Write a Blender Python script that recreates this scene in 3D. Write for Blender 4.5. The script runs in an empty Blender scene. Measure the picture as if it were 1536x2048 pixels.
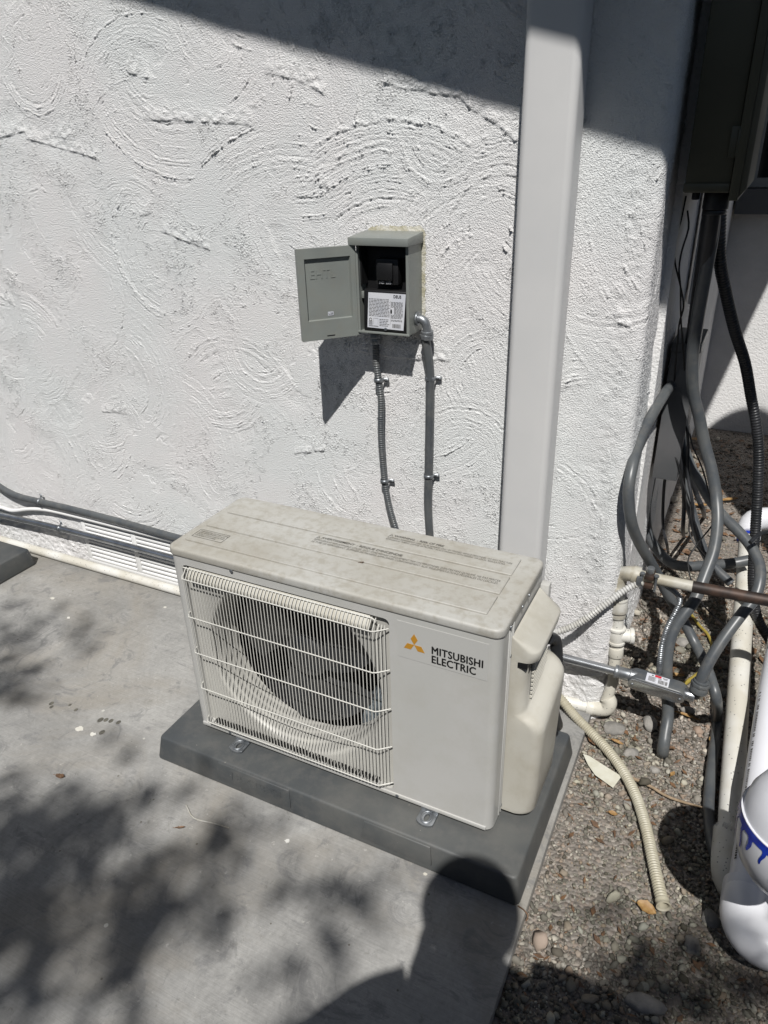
import bpy, bmesh, math, random
import numpy as np
from mathutils import Vector, Matrix, noise

random.seed(7); rng = np.random.default_rng(7)
S = bpy.context.scene
R = math.radians

# ------------------------------------------------------------------ camera
F, CAM, PITCH, YAW, ROLL = 1444.4, np.array([1.1109, -1.0620, 1.3514]), 0.4670, -0.4768, -0.0306
def cam_axes():
    cp, sp, cy, sy = math.cos(PITCH), math.sin(PITCH), math.cos(YAW), math.sin(YAW)
    f = np.array([sy*cp, cy*cp, -sp]); r0 = np.array([cy, -sy, 0.0]); u0 = np.cross(r0, f)
    return math.cos(ROLL)*r0+math.sin(ROLL)*u0, -math.sin(ROLL)*r0+math.cos(ROLL)*u0, f
AX_R, AX_U, AX_F = cam_axes()
cd = bpy.data.cameras.new('camera'); cam = bpy.data.objects.new('camera', cd); S.collection.objects.link(cam)
m = Matrix(((AX_R[0], AX_U[0], -AX_F[0], CAM[0]), (AX_R[1], AX_U[1], -AX_F[1], CAM[1]), (AX_R[2], AX_U[2], -AX_F[2], CAM[2]), (0, 0, 0, 1)))
cam.matrix_world = m
cd.sensor_fit = 'HORIZONTAL'; cd.sensor_width = 36; cd.lens = F/1536*36; cd.clip_start = .02; cd.clip_end = 500
S.camera = cam
def at(u, v, val, ax=1):
    """world point seen at a reference pixel, on the plane  axis = val"""
    d = AX_F + AX_R*((u-768)/F) + AX_U*((1024-v)/F)
    t = (val-CAM[ax])/d[ax]
    return tuple(CAM+d*t)

# ------------------------------------------------------------------ light
SUN = Vector((-.028, .075, -.114)).normalized()
w = bpy.data.worlds.new('World'); S.world = w; w.use_nodes = True
nt = w.node_tree; bg = nt.nodes['Background']
sky = nt.nodes.new('ShaderNodeTexSky'); sky.sky_type = 'NISHITA'; sky.sun_disc = False
sky.sun_elevation = math.asin(-SUN.z); sky.sun_rotation = math.atan2(-SUN.x, -SUN.y)
nt.links.new(sky.outputs[0], bg.inputs[0]); bg.inputs[1].default_value = .05
sd = bpy.data.lights.new('sun', 'SUN'); sun = bpy.data.objects.new('sun', sd); S.collection.objects.link(sun)
sd.energy = 5; sd.angle = R(.53); sd.color = (1, .975, .94)
sun.rotation_euler = SUN.to_track_quat('-Z', 'Y').to_euler(); sun.location = (3, -6, 9)
S.view_settings.view_transform = 'Standard'; S.view_settings.look = 'None'
S.view_settings.exposure = .02; S.view_settings.gamma = 1
S.cycles.max_bounces = 4; S.cycles.diffuse_bounces = 2

GZ = -.07      # top of the concrete slab
GG = -.098     # gravel ground
D = .58        # front wall plane

# ------------------------------------------------------------------ materials
K = .74
def mat(name, col, rough=.6, metal=0, col2=None, scale=20, detail=6, lo=.4, hi=.6, bump=0, bscale=200, bdist=.001,
        spots=None, spec=.5, stretch=None, coords='Object', col3=None, scale3=3, f3=.5, coat=0):
    col = tuple(c*K for c in col); col2 = col2 and tuple(c*K for c in col2); col3 = col3 and tuple(c*K for c in col3)
    mt = bpy.data.materials.new(name); mt.use_nodes = True
    t = mt.node_tree; b = t.nodes['Principled BSDF']; L = t.links.new; N = t.nodes.new
    b.inputs['Roughness'].default_value = rough; b.inputs['Metallic'].default_value = metal
    b.inputs['Specular IOR Level'].default_value = spec; b.inputs['Coat Weight'].default_value = coat
    b.inputs['Base Color'].default_value = (*col, 1)
    tc = N('ShaderNodeTexCoord'); src = tc.outputs[coords]
    if stretch:
        mp = N('ShaderNodeMapping'); mp.inputs['Scale'].default_value = stretch; L(src, mp.inputs[0]); src = mp.outputs[0]
    last = None
    if col2:
        n = N('ShaderNodeTexNoise'); n.inputs['Scale'].default_value = scale; n.inputs['Detail'].default_value = detail; L(src, n.inputs[0])
        rp = N('ShaderNodeValToRGB'); rp.color_ramp.elements[0].position = lo; rp.color_ramp.elements[1].position = hi
        rp.color_ramp.elements[0].color = (*col, 1); rp.color_ramp.elements[1].color = (*col2, 1)
        L(n.outputs[0], rp.inputs[0]); last = rp.outputs[0]
    def over(last, fac, c, k):
        mx = N('ShaderNodeMix'); mx.data_type = 'RGBA'
        ml = N('ShaderNodeMath'); ml.operation = 'MULTIPLY'; ml.inputs[1].default_value = k; L(fac, ml.inputs[0]); L(ml.outputs[0], mx.inputs[0])
        if last: L(last, mx.inputs[6])
        else: mx.inputs[6].default_value = (*col, 1)
        mx.inputs[7].default_value = (*c, 1); return mx.outputs[2]
    if col3:
        n = N('ShaderNodeTexNoise'); n.inputs['Scale'].default_value = scale3; n.inputs['Detail'].default_value = 8; n.inputs['Roughness'].default_value = .7; L(src, n.inputs[0])
        rp = N('ShaderNodeValToRGB'); rp.color_ramp.elements[0].position = .47; rp.color_ramp.elements[1].position = .62; L(n.outputs[0], rp.inputs[0])
        last = over(last, rp.outputs[0], col3, f3)
    if spots:
        sc, th, sc_col = spots
        v = N('ShaderNodeTexVoronoi'); v.inputs['Scale'].default_value = sc; L(src, v.inputs[0])
        rp = N('ShaderNodeValToRGB'); rp.color_ramp.elements[0].position = th*.7; rp.color_ramp.elements[1].position = th
        rp.color_ramp.elements[0].color = (1, 1, 1, 1); rp.color_ramp.elements[1].color = (0, 0, 0, 1); L(v.outputs[0], rp.inputs[0])
        last = over(last, rp.outputs[0], sc_col, .9)
    if last: L(last, b.inputs['Base Color'])
    if bump:
        n = N('ShaderNodeTexNoise'); n.inputs['Scale'].default_value = bscale; n.inputs['Detail'].default_value = 5; L(src, n.inputs[0])
        bp = N('ShaderNodeBump'); bp.inputs['Strength'].default_value = bump; bp.inputs['Distance'].default_value = bdist
        L(n.outputs[0], bp.inputs['Height']); L(bp.outputs[0], b.inputs['Normal'])
    return mt

M = {}
M['stucco'] = mat('stucco', (.96, .98, .975), .85, col2=(1.0, .985, .98), scale=2.2, bump=1, bscale=340, bdist=.0042, spec=.25)
M['stucco_plain'] = mat('stucco_plain', (.90, .90, .89), .85, col2=(1.0, .99, .98), scale=6, bump=1, bscale=120, bdist=.004, spec=.25)
M['unit'] = mat('unit_paint', (.60, .60, .57), .38, col2=(.63, .625, .60), scale=5, col3=(.54, .53, .48), scale3=9, f3=.35, bump=.06, bscale=500, bdist=.0004)
M['lid'] = mat('lid_paint_dusty', (.57, .565, .53), .5, col2=(.475, .455, .40), scale=5, detail=12, lo=.36, hi=.66, col3=(.36, .33, .265), scale3=38, f3=.5, bump=.08, bscale=400, bdist=.0005)
M['plastic'] = mat('cream_plastic', (.60, .575, .50), .45, col2=(.64, .62, .55), scale=8, col3=(.45, .41, .32), scale3=14, f3=.3)
M['wire'] = mat('wire_coating', (.74, .73, .68), .4, col2=(.78, .77, .71), scale=60)
M['window_frame'] = mat('window_frame_paint', (.42, .42, .40), .5)
M['fin_metal'] = mat('fin_metal', (.42, .48, .52), .4, .5, col2=(.2, .24, .27), scale=60)
M['stain'] = mat('stain', (.10, .095, .08), .8, col2=(.16, .15, .12), scale=80)
M['black'] = mat('black_plastic', (.008, .008, .009), .5)
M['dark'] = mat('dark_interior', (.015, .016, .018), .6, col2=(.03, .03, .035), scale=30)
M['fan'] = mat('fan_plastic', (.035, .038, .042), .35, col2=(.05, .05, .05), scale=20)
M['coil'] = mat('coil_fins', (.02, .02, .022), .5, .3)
M['galv'] = mat('galvanised_steel', (.40, .42, .44), .42, .75, col2=(.26, .28, .30), scale=40, detail=3)
M['emt'] = mat('emt_steel', (.66, .69, .72), .26, .9, col2=(.50, .52, .55), scale=25)
M['pad'] = mat('pad_plastic', (.068, .076, .082), .55, col2=(.125, .128, .122), scale=6, lo=.35, hi=.68, col3=(.16, .155, .145), scale3=26, f3=.35, spots=(38, .055, (.24, .225, .20)), bump=.35, bscale=300, bdist=.0008)
M['spout'] = mat('downspout_paint', (.73, .73, .725), .5, col2=(.78, .775, .765), scale=4, bump=.03, bscale=60, bdist=.001)
M['steelgrey'] = mat('grey_enamel', (.245, .265, .25), .42, col2=(.275, .295, .275), scale=9, col3=(.28, .27, .23), scale3=25, f3=.25)
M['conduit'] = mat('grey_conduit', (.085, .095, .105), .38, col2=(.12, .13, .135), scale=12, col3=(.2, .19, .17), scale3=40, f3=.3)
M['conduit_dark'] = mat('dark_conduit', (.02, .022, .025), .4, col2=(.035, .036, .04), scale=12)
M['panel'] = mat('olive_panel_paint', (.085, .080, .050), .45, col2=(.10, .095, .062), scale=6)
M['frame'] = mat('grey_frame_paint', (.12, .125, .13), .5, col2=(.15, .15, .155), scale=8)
M['pvc'] = mat('white_pvc', (.90, .91, .96), .3, col2=(.87, .88, .92), scale=6, coat=.1)
M['pvc_worn'] = mat('worn_white_pvc', (.86, .85, .80), .45, col2=(.72, .69, .60), scale=9, spots=(90, .16, (.12, .12, .12)))
M['pvc_old'] = mat('old_pvc', (.66, .65, .60), .5, col2=(.50, .47, .38), scale=14, col3=(.35, .30, .22), scale3=30, f3=.5)
M['rust'] = mat('rusty_iron', (.035, .027, .024), .55, .3, col2=(.09, .055, .04), scale=30)
M['painted'] = mat('painted_cable', (.95, .95, .94), .6, bump=.3, bscale=150, bdist=.001)
M['hose'] = mat('beige_hose', (.50, .46, .34), .5, col2=(.56, .53, .42), scale=12, col3=(.35, .31, .22), scale3=25, f3=.4)
M['flex'] = mat('white_flex', (.66, .66, .64), .4, col2=(.52, .51, .47), scale=30)
M['primer'] = mat('blue_primer', (.01, .025, .33), .25, col2=(.02, .06, .5), scale=40)
M['orange'] = mat('logo_orange', (.62, .30, .03), .45)
M['ink'] = mat('black_ink', (.012, .012, .012), .5)
M['ink_faded'] = mat('faded_ink', (.07, .065, .055), .7)
M['sticker'] = mat('sticker_white', (.68, .70, .76), .45, col2=(.75, .76, .80), scale=20)
M['clear_sticker'] = mat('sticker_clear', (.61, .608, .58), .3)
M['bell'] = mat('bellmouth_plastic', (.56, .55, .51), .45, col2=(.62, .61, .56), scale=8)
M['red'] = mat('red_ink', (.6, .03, .05), .5)
M['yellow'] = mat('yellow_hose', (.40, .31, .06), .5)
M['caulk'] = mat('caulk', (.50, .47, .34), .8, col2=(.72, .70, .62), scale=50, bump=1, bscale=200, bdist=.003)
M['leaf'] = mat('dry_leaf', (.30, .16, .05), .6, col2=(.42, .26, .10), scale=60)
M['leaf_dark'] = mat('dry_leaf_brown', (.12, .07, .04), .6, col2=(.22, .12, .06), scale=60)
M['twig'] = mat('twig_bark', (.28, .20, .12), .8, col2=(.4, .3, .2), scale=60)
M['paper'] = mat('paper', (.74, .73, .62), .8, col2=(.66, .64, .52), scale=30)
M['rock'] = mat('rock', (.26, .25, .23), .9, col2=(.38, .36, .33), scale=30, bump=.8, bscale=90, bdist=.003)
M['green_leaf'] = mat('foliage', (.05, .09, .025), .55, col2=(.10, .14, .04), scale=3)
M['bark'] = mat('bark', (.12, .09, .06), .9, col2=(.2, .16, .12), scale=12, bump=1, bscale=20, bdist=.02)
M['roof'] = mat('roof_shingle', (.12, .11, .10), .9, col2=(.18, .17, .16), scale=10)
M['soffit'] = mat('soffit_paint', (.30, .30, .30), .7)
M['glass'] = mat('window_glass', (.02, .025, .03), .05)
M['cloth'] = mat('shirt_cloth', (.08, .09, .12), .9)
M['trousers'] = mat('trouser_cloth', (.05, .05, .06), .9)
M['skin'] = mat('skin', (.45, .28, .2), .5)
M['hair'] = mat('hair', (.03, .02, .015), .6)

def film_mat():
    mt = bpy.data.materials.new('clear_film'); mt.use_nodes = True; b = mt.node_tree.nodes['Principled BSDF']
    b.inputs['Base Color'].default_value = (.6, .6, .58, 1); b.inputs['Roughness'].default_value = .2; b.inputs['Alpha'].default_value = .35
    return mt
M['film'] = film_mat()

def concrete_mat():
    mt = bpy.data.materials.new('concrete'); mt.use_nodes = True
    t = mt.node_tree; b = t.nodes['Principled BSDF']; L = t.links.new; N = t.nodes.new
    b.inputs['Roughness'].default_value = .8; b.inputs['Specular IOR Level'].default_value = .3
    tc = N('ShaderNodeTexCoord'); O = tc.outputs['Object']
    def noise_(s, d=8, r=.6, dist=0, src=O):
        n = N('ShaderNodeTexNoise'); n.inputs['Scale'].default_value = s; n.inputs['Detail'].default_value = d
        n.inputs['Roughness'].default_value = r; n.inputs['Distortion'].default_value = dist; L(src, n.inputs[0]); return n.outputs[0]
    def ramp(x, a, c, p0, p1):
        r = N('ShaderNodeValToRGB'); r.color_ramp.elements[0].position = p0; r.color_ramp.elements[1].position = p1
        r.color_ramp.elements[0].color = (*a, 1); r.color_ramp.elements[1].color = (*c, 1); L(x, r.inputs[0]); return r.outputs[0]
    def mix(f, a, c, mode='MIX'):
        x = N('ShaderNodeMix'); x.data_type = 'RGBA'; x.blend_type = mode
        if isinstance(f, float): x.inputs[0].default_value = f
        else: L(f, x.inputs[0])
        L(a, x.inputs[6])
        if isinstance(c, tuple): x.inputs[7].default_value = (*c, 1)
        else: L(c, x.inputs[7])
        return x.outputs[2]
    base = ramp(noise_(3.2, 9, .65, .6), (.225, .223, .214), (.342, .337, .322), .35, .65)
    fine = ramp(noise_(70, 6, .7), (.86, .86, .86), (1.1, 1.1, 1.1), .3, .7)
    c = mix(1.0, base, fine, 'MULTIPLY')
    c = mix(ramp(noise_(1.6, 6, .6, 1.2), (0, 0, 0), (.5, .5, .5), .50, .66), c, (.235, .21, .17))      # tan stains
    c = mix(ramp(noise_(9, 9, .75, 1.5), (0, 0, 0), (.6, .6, .6), .54, .62), c, (.155, .155, .155))   # grey mottling
    vo = N('ShaderNodeTexVoronoi'); vo.inputs['Scale'].default_value = 16; vo.inputs['Randomness'].default_value = 1; L(O, vo.inputs[0])
    c = mix(ramp(vo.outputs[0], (.85, .85, .85), (0, 0, 0), .035, .05), c, (.11, .10, .08))           # dark spots
    v2 = N('ShaderNodeTexVoronoi'); v2.inputs['Scale'].default_value = 7.3; L(O, v2.inputs[0])
    c = mix(ramp(v2.outputs[0], (.9, .9, .9), (0, 0, 0), .03, .036), c, (.5, .49, .45))              # paint flecks
    c = mix(ramp(noise_(28, 10, .8, .8), (0, 0, 0), (.5, .5, .5), .58, .66), c, (.13, .125, .11))
    c = mix(ramp(noise_(55, 4, .6, 0), (.55, .55, .55), (0, 0, 0), .28, .34), c, (.42, .41, .38))
    # broom marks
    mp = N('ShaderNodeMapping'); mp.inputs['Scale'].default_value = (6, 260, 1); mp.inputs['Rotation'].default_value = (0, 0, R(9)); L(O, mp.inputs[0])
    broom = noise_(1, 3, .6, 0, mp.outputs[0])
    c = mix(1.0, c, ramp(broom, (.93, .93, .93), (1.05, 1.05, 1.05), .3, .7), 'MULTIPLY')
    L(c, b.inputs['Base Color'])
    a = N('ShaderNodeMath'); a.operation = 'ADD'; L(noise_(160, 5, .7), a.inputs[0]); L(broom, a.inputs[1])
    bp = N('ShaderNodeBump'); bp.inputs['Strength'].default_value = .45; bp.inputs['Distance'].default_value = .0015
    L(a.outputs[0], bp.inputs['Height']); L(bp.outputs[0], b.inputs['Normal'])
    return mt
M['concrete'] = concrete_mat()

def gravel_mat(name, island):
    mt = bpy.data.materials.new(name); mt.use_nodes = True
    t = mt.node_tree; b = t.nodes['Principled BSDF']; L = t.links.new; N = t.nodes.new
    b.inputs['Roughness'].default_value = .85; b.inputs['Specular IOR Level'].default_value = .3
    tc = N('ShaderNodeTexCoord'); O = tc.outputs['Object']
    r = N('ShaderNodeValToRGB'); r.color_ramp.interpolation = 'LINEAR'
    e = r.color_ramp.elements; e[0].position = 0; e[0].color = (.09, .078, .062, 1); e[1].position = 1; e[1].color = (.50, .45, .38, 1)
    for p, c in ((.25, (.18, .165, .145)), (.5, (.26, .235, .205)), (.7, (.30, .225, .175)), (.85, (.36, .34, .31))):
        x = e.new(p); x.color = (*c, 1)
    if island:
        g = N('ShaderNodeNewGeometry'); L(g.outputs['Random Per Island'], r.inputs[0])
        n = N('ShaderNodeTexNoise'); n.inputs['Scale'].default_value = 5; n.inputs['Detail'].default_value = 6; L(O, n.inputs[0])
        q = N('ShaderNodeValToRGB'); q.color_ramp.elements[0].position = .42; q.color_ramp.elements[1].position = .62
        q.color_ramp.elements[0].color = (1, 1, 1, 1); q.color_ramp.elements[1].color = (.72, .76, .70, 1); L(n.outputs[0], q.inputs[0])
        mx = N('ShaderNodeMix'); mx.data_type = 'RGBA'; mx.blend_type = 'MULTIPLY'; mx.inputs[0].default_value = 1
        L(r.outputs[0], mx.inputs[6]); L(q.outputs[0], mx.inputs[7]); L(mx.outputs[2], b.inputs['Base Color'])
        n2 = N('ShaderNodeTexNoise'); n2.inputs['Scale'].default_value = 400; L(O, n2.inputs[0])
        bp = N('ShaderNodeBump'); bp.inputs['Strength'].default_value = .5; bp.inputs['Distance'].default_value = .001
        L(n2.outputs[0], bp.inputs['Height']); L(bp.outputs[0], b.inputs['Normal'])
    else:
        v = N('ShaderNodeTexVoronoi'); v.inputs['Scale'].default_value = 110; L(O, v.inputs[0])
        sp = N('ShaderNodeSeparateColor'); L(v.outputs['Color'], sp.inputs[0]); L(sp.outputs[0], r.inputs[0])
        n = N('ShaderNodeTexNoise'); n.inputs['Scale'].default_value = 30; n.inputs['Detail'].default_value = 8; L(O, n.inputs[0])
        mx = N('ShaderNodeMix'); mx.data_type = 'RGBA'; mx.inputs[0].default_value = .6
        L(r.outputs[0], mx.inputs[6]); mx.inputs[7].default_value = (.18, .16, .14, 1); L(mx.outputs[2], b.inputs['Base Color'])
        bp = N('ShaderNodeBump'); bp.inputs['Strength'].default_value = 1; bp.inputs['Distance'].default_value = .006
        inv = N('ShaderNodeMath'); inv.operation = 'SUBTRACT'; inv.inputs[0].default_value = 1; L(v.outputs[0], inv.inputs[1])
        L(inv.outputs[0], bp.inputs['Height']); L(bp.outputs[0], b.inputs['Normal'])
    return mt
M['gravel_stone'] = gravel_mat('gravel_stones', True); M['soil'] = gravel_mat('gravel_soil', False)

# ------------------------------------------------------------------ object helpers
C = S.collection
ORG = {}
def thing(name, label, cat, loc=(0, 0, 0), group=None):
    o = bpy.data.objects.new(name, None); C.objects.link(o); o.location = loc; o.empty_display_size = .05
    o['label'] = label; o['category'] = cat
    if group: o['group'] = group
    ORG[o.name] = Vector(loc); return o
def tag(o, label=None, cat=None, group=None, kind=None):
    for k, v in (('label', label), ('category', cat), ('group', group), ('kind', kind)):
        if v: o[k] = v
    return o
class MB:
    def __init__(s): s.v = []; s.f = []; s.mi = []
    def add(s, vs, fs, mi=0):
        n = len(s.v); s.v += [tuple(map(float, p)) for p in vs]; s.f += [tuple(i+n for i in q) for q in fs]; s.mi += [mi]*len(fs); return s
    def box(s, x0, x1, y0, y1, z0, z1, mi=0):
        vs = [(x, y, z) for z in (z0, z1) for x, y in ((x0, y0), (x1, y0), (x1, y1), (x0, y1))]
        return s.add(vs, [(3, 2, 1, 0), (4, 5, 6, 7), (0, 1, 5, 4), (1, 2, 6, 5), (2, 3, 7, 6), (3, 0, 4, 7)], mi)
    def prism(s, pts, d, mi=0):
        """polygon pts (3d, planar) pushed along vector d"""
        n = len(pts); d = Vector(d); a = [Vector(p) for p in pts]; b = [p+d for p in a]
        fs = [tuple(range(n))[::-1], tuple(range(n, 2*n))]+[(i, (i+1) % n, n+(i+1) % n, n+i) for i in range(n)]
        return s.add(a+b, fs, mi)
    def tube(s, pts, r, n=12, step=.012, caps=True, smooth=True, mi=0, closed=False):
        P = [Vector(p) for p in pts]
        if smooth and len(P) > 2:
            Q = []
            E = [P[0]*2-P[1]]+P+[P[-1]*2-P[-2]]
            for i in range(1, len(E)-2):
                p0, p1, p2, p3 = E[i-1:i+3]; k = max(2, int((p2-p1).length/step))
                for j in range(k):
                    t = j/k; t2 = t*t; t3 = t2*t
                    Q.append(.5*((2*p1)+(-p0+p2)*t+(2*p0-5*p1+4*p2-p3)*t2+(-p0+3*p1-3*p2+p3)*t3))
            Q.append(P[-1]); P = Q
        elif callable(r):
            Q = []
            for a, b in zip(P, P[1:]):
                k = max(1, int((b-a).length/step)); Q += [a.lerp(b, j/k) for j in range(k)]
            Q.append(P[-1]); P = Q
        T = [(P[min(i+1, len(P)-1)]-P[max(i-1, 0)]).normalized() for i in range(len(P))]
        up = Vector((0, 0, 1)) if abs(T[0].z) < .9 else Vector((1, 0, 0))
        u = (up-T[0]*up.dot(T[0])).normalized(); vs = []; sarc = 0
        for i, p in enumerate(P):
            u = (u-T[i]*u.dot(T[i])).normalized(); w_ = T[i].cross(u)
            if i: sarc += (P[i]-P[i-1]).length
            rr = r(sarc) if callable(r) else r
            vs += [p+(u*math.cos(a)+w_*math.sin(a))*rr for a in (2*math.pi*k/n for k in range(n))]
        fs = []
        for i in range(len(P)-1):
            for k in range(n):
                a = i*n+k; b = i*n+(k+1) % n; fs.append((a, b, b+n, a+n))
        if caps: fs.append(tuple(range(n))[::-1]); fs.append(tuple(range((len(P)-1)*n, len(P)*n)))
        return s.add(vs, fs, mi)
    def cyl(s, a, b, r, n=20, r2=None, mi=0):
        a, b = Vector(a), Vector(b); r2 = r if r2 is None else r2
        t = (b-a).normalized(); up = Vector((0, 0, 1)) if abs(t.z) < .9 else Vector((1, 0, 0)); u = (up-t*up.dot(t)).normalized(); w_ = t.cross(u)
        vs = [a+(u*math.cos(q)+w_*math.sin(q))*r for q in (2*math.pi*k/n for k in range(n))]+[b+(u*math.cos(q)+w_*math.sin(q))*r2 for q in (2*math.pi*k/n for k in range(n))]
        return s.add(vs, [(k, (k+1) % n, n+(k+1) % n, n+k) for k in range(n)]+[tuple(range(n))[::-1], tuple(range(n, 2*n))], mi)
    def lathe(s, prof, org, axis, n=40, mi=0, a0=0, a1=2*math.pi):
        """prof = [(distance along axis, radius)]"""
        o = Vector(org); t = Vector(axis).normalized(); up = Vector((0, 0, 1)) if abs(t.z) < .9 else Vector((1, 0, 0)); u = (up-t*up.dot(t)).normalized(); w_ = t.cross(u)
        vs = []; full = abs(a1-a0-2*math.pi) < 1e-6; nn = n if full else n+1
        for h, r in prof:
            for k in range(nn):
                q = a0+(a1-a0)*k/n; vs.append(o+t*h+(u*math.cos(q)+w_*math.sin(q))*r)
        fs = []
        for i in range(len(prof)-1):
            for k in range(n):
                k2 = (k+1) % nn; fs.append((i*nn+k, i*nn+k2, (i+1)*nn+k2, (i+1)*nn+k))
        return s.add(vs, fs, mi)
    def build(s, name, material, parent=None, bevel=0, seg=2, smooth=None, label=None):
        me = bpy.data.meshes.new(name); o = bpy.data.objects.new(name, me); C.objects.link(o)
        org = ORG[parent.name] if parent else Vector((0, 0, 0))
        me.from_pydata([(x-org.x, y-org.y, z-org.z) for x, y, z in s.v], [], s.f)
        for mm in (material if isinstance(material, (list, tuple)) else [material]): me.materials.append(M[mm] if isinstance(mm, str) else mm)
        me.polygons.foreach_set('material_index', s.mi)
        bm = bmesh.new(); bm.from_mesh(me)
        bmesh.ops.recalc_face_normals(bm, faces=bm.faces)
        if bevel:
            ed = [e for e in bm.edges if len(e.link_faces) == 2 and e.calc_face_angle(0) > R(30)]
            bmesh.ops.bevel(bm, geom=ed, offset=bevel, segments=seg, profile=.5, affect='EDGES', clamp_overlap=True)
        sm = R(40)
        for e in bm.edges: e.smooth = not (len(e.link_faces) == 2 and e.calc_face_angle(0) > sm)
        for f_ in bm.faces: f_.smooth = smooth is not False
        bm.to_mesh(me); bm.free()
        if parent: o.parent = parent
        ORG[o.name] = org
        if label: o['label'] = label
        return o

def weld(o):
    bm = bmesh.new(); bm.from_mesh(o.data); bmesh.ops.remove_doubles(bm, verts=bm.verts, dist=1e-5); bmesh.ops.recalc_face_normals(bm, faces=bm.faces)
    for e in bm.edges: e.smooth = not (len(e.link_faces) == 2 and e.calc_face_angle(0) > R(34))
    bm.to_mesh(o.data); bm.free()
def text(name, body, size, org, xd, yd, material, parent=None, bold=0, sx=1, depth=0, space=1, line=1, mb=False, width=None, fat=0):
    cu = bpy.data.curves.new('t', 'FONT'); cu.body = body; cu.size = size; cu.offset = bold; cu.extrude = depth
    cu.space_character = space; cu.space_line = line; cu.resolution_u = 3
    to = bpy.data.objects.new('t', cu); C.objects.link(to)
    dg = bpy.context.evaluated_depsgraph_get(); me = bpy.data.meshes.new_from_object(to.evaluated_get(dg))
    bpy.data.objects.remove(to); bpy.data.curves.remove(cu)
    if width: sx = width/max(v.co.x for v in me.vertices)
    xd, yd = Vector(xd).normalized(), Vector(yd).normalized(); zd = xd.cross(yd); O = Vector(org)
    q = MB(); q.add([O+xd*(v.co.x*sx)+yd*v.co.y+zd*v.co.z for v in me.vertices], [tuple(p.vertices) for p in me.polygons])
    if fat:
        for k, (a_, b_) in enumerate(((fat, 0), (-fat, 0), (0, fat*.7), (0, -fat*.7))):
            q.add([O+xd*(v.co.x*sx+a_)+yd*(v.co.y+b_)+zd*(.00004*(k+1)) for v in me.vertices], [tuple(p.vertices) for p in me.polygons])
    bpy.data.meshes.remove(me)
    if mb: return q
    return q.build(name, material, parent)
def rrect(x0, x1, y0, y1, r, n=5):
    pts = []
    for cx, cy, a in ((x1-r, y0+r, -90), (x1-r, y1-r, 0), (x0+r, y1-r, 90), (x0+r, y0+r, 180)):
        for k in range(n+1):
            q = R(a+90*k/n); pts.append((cx+r*math.cos(q), cy+r*math.sin(q)))
    return pts

# ------------------------------------------------------------------ ground and paving
def gravel_ground():
    q = MB(); q.add([(-60, -60, GG), (60, -60, GG), (60, 60, GG), (-60, 60, GG)], [(0, 1, 2, 3)])
    tag(q.build('ground', 'soil'), kind='structure')
gravel_ground()
q = MB(); q.prism([(-9, -9, GG-.05), (.925, -9, GG-.05), (.912, -.3, GG-.05), (.905, .2, GG-.05), (.903, .59, GG-.05), (-9, .59, GG-.05)], (0, 0, GZ-GG+.05))
tag(q.build('patio', 'concrete', bevel=.004), kind='structure')

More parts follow.
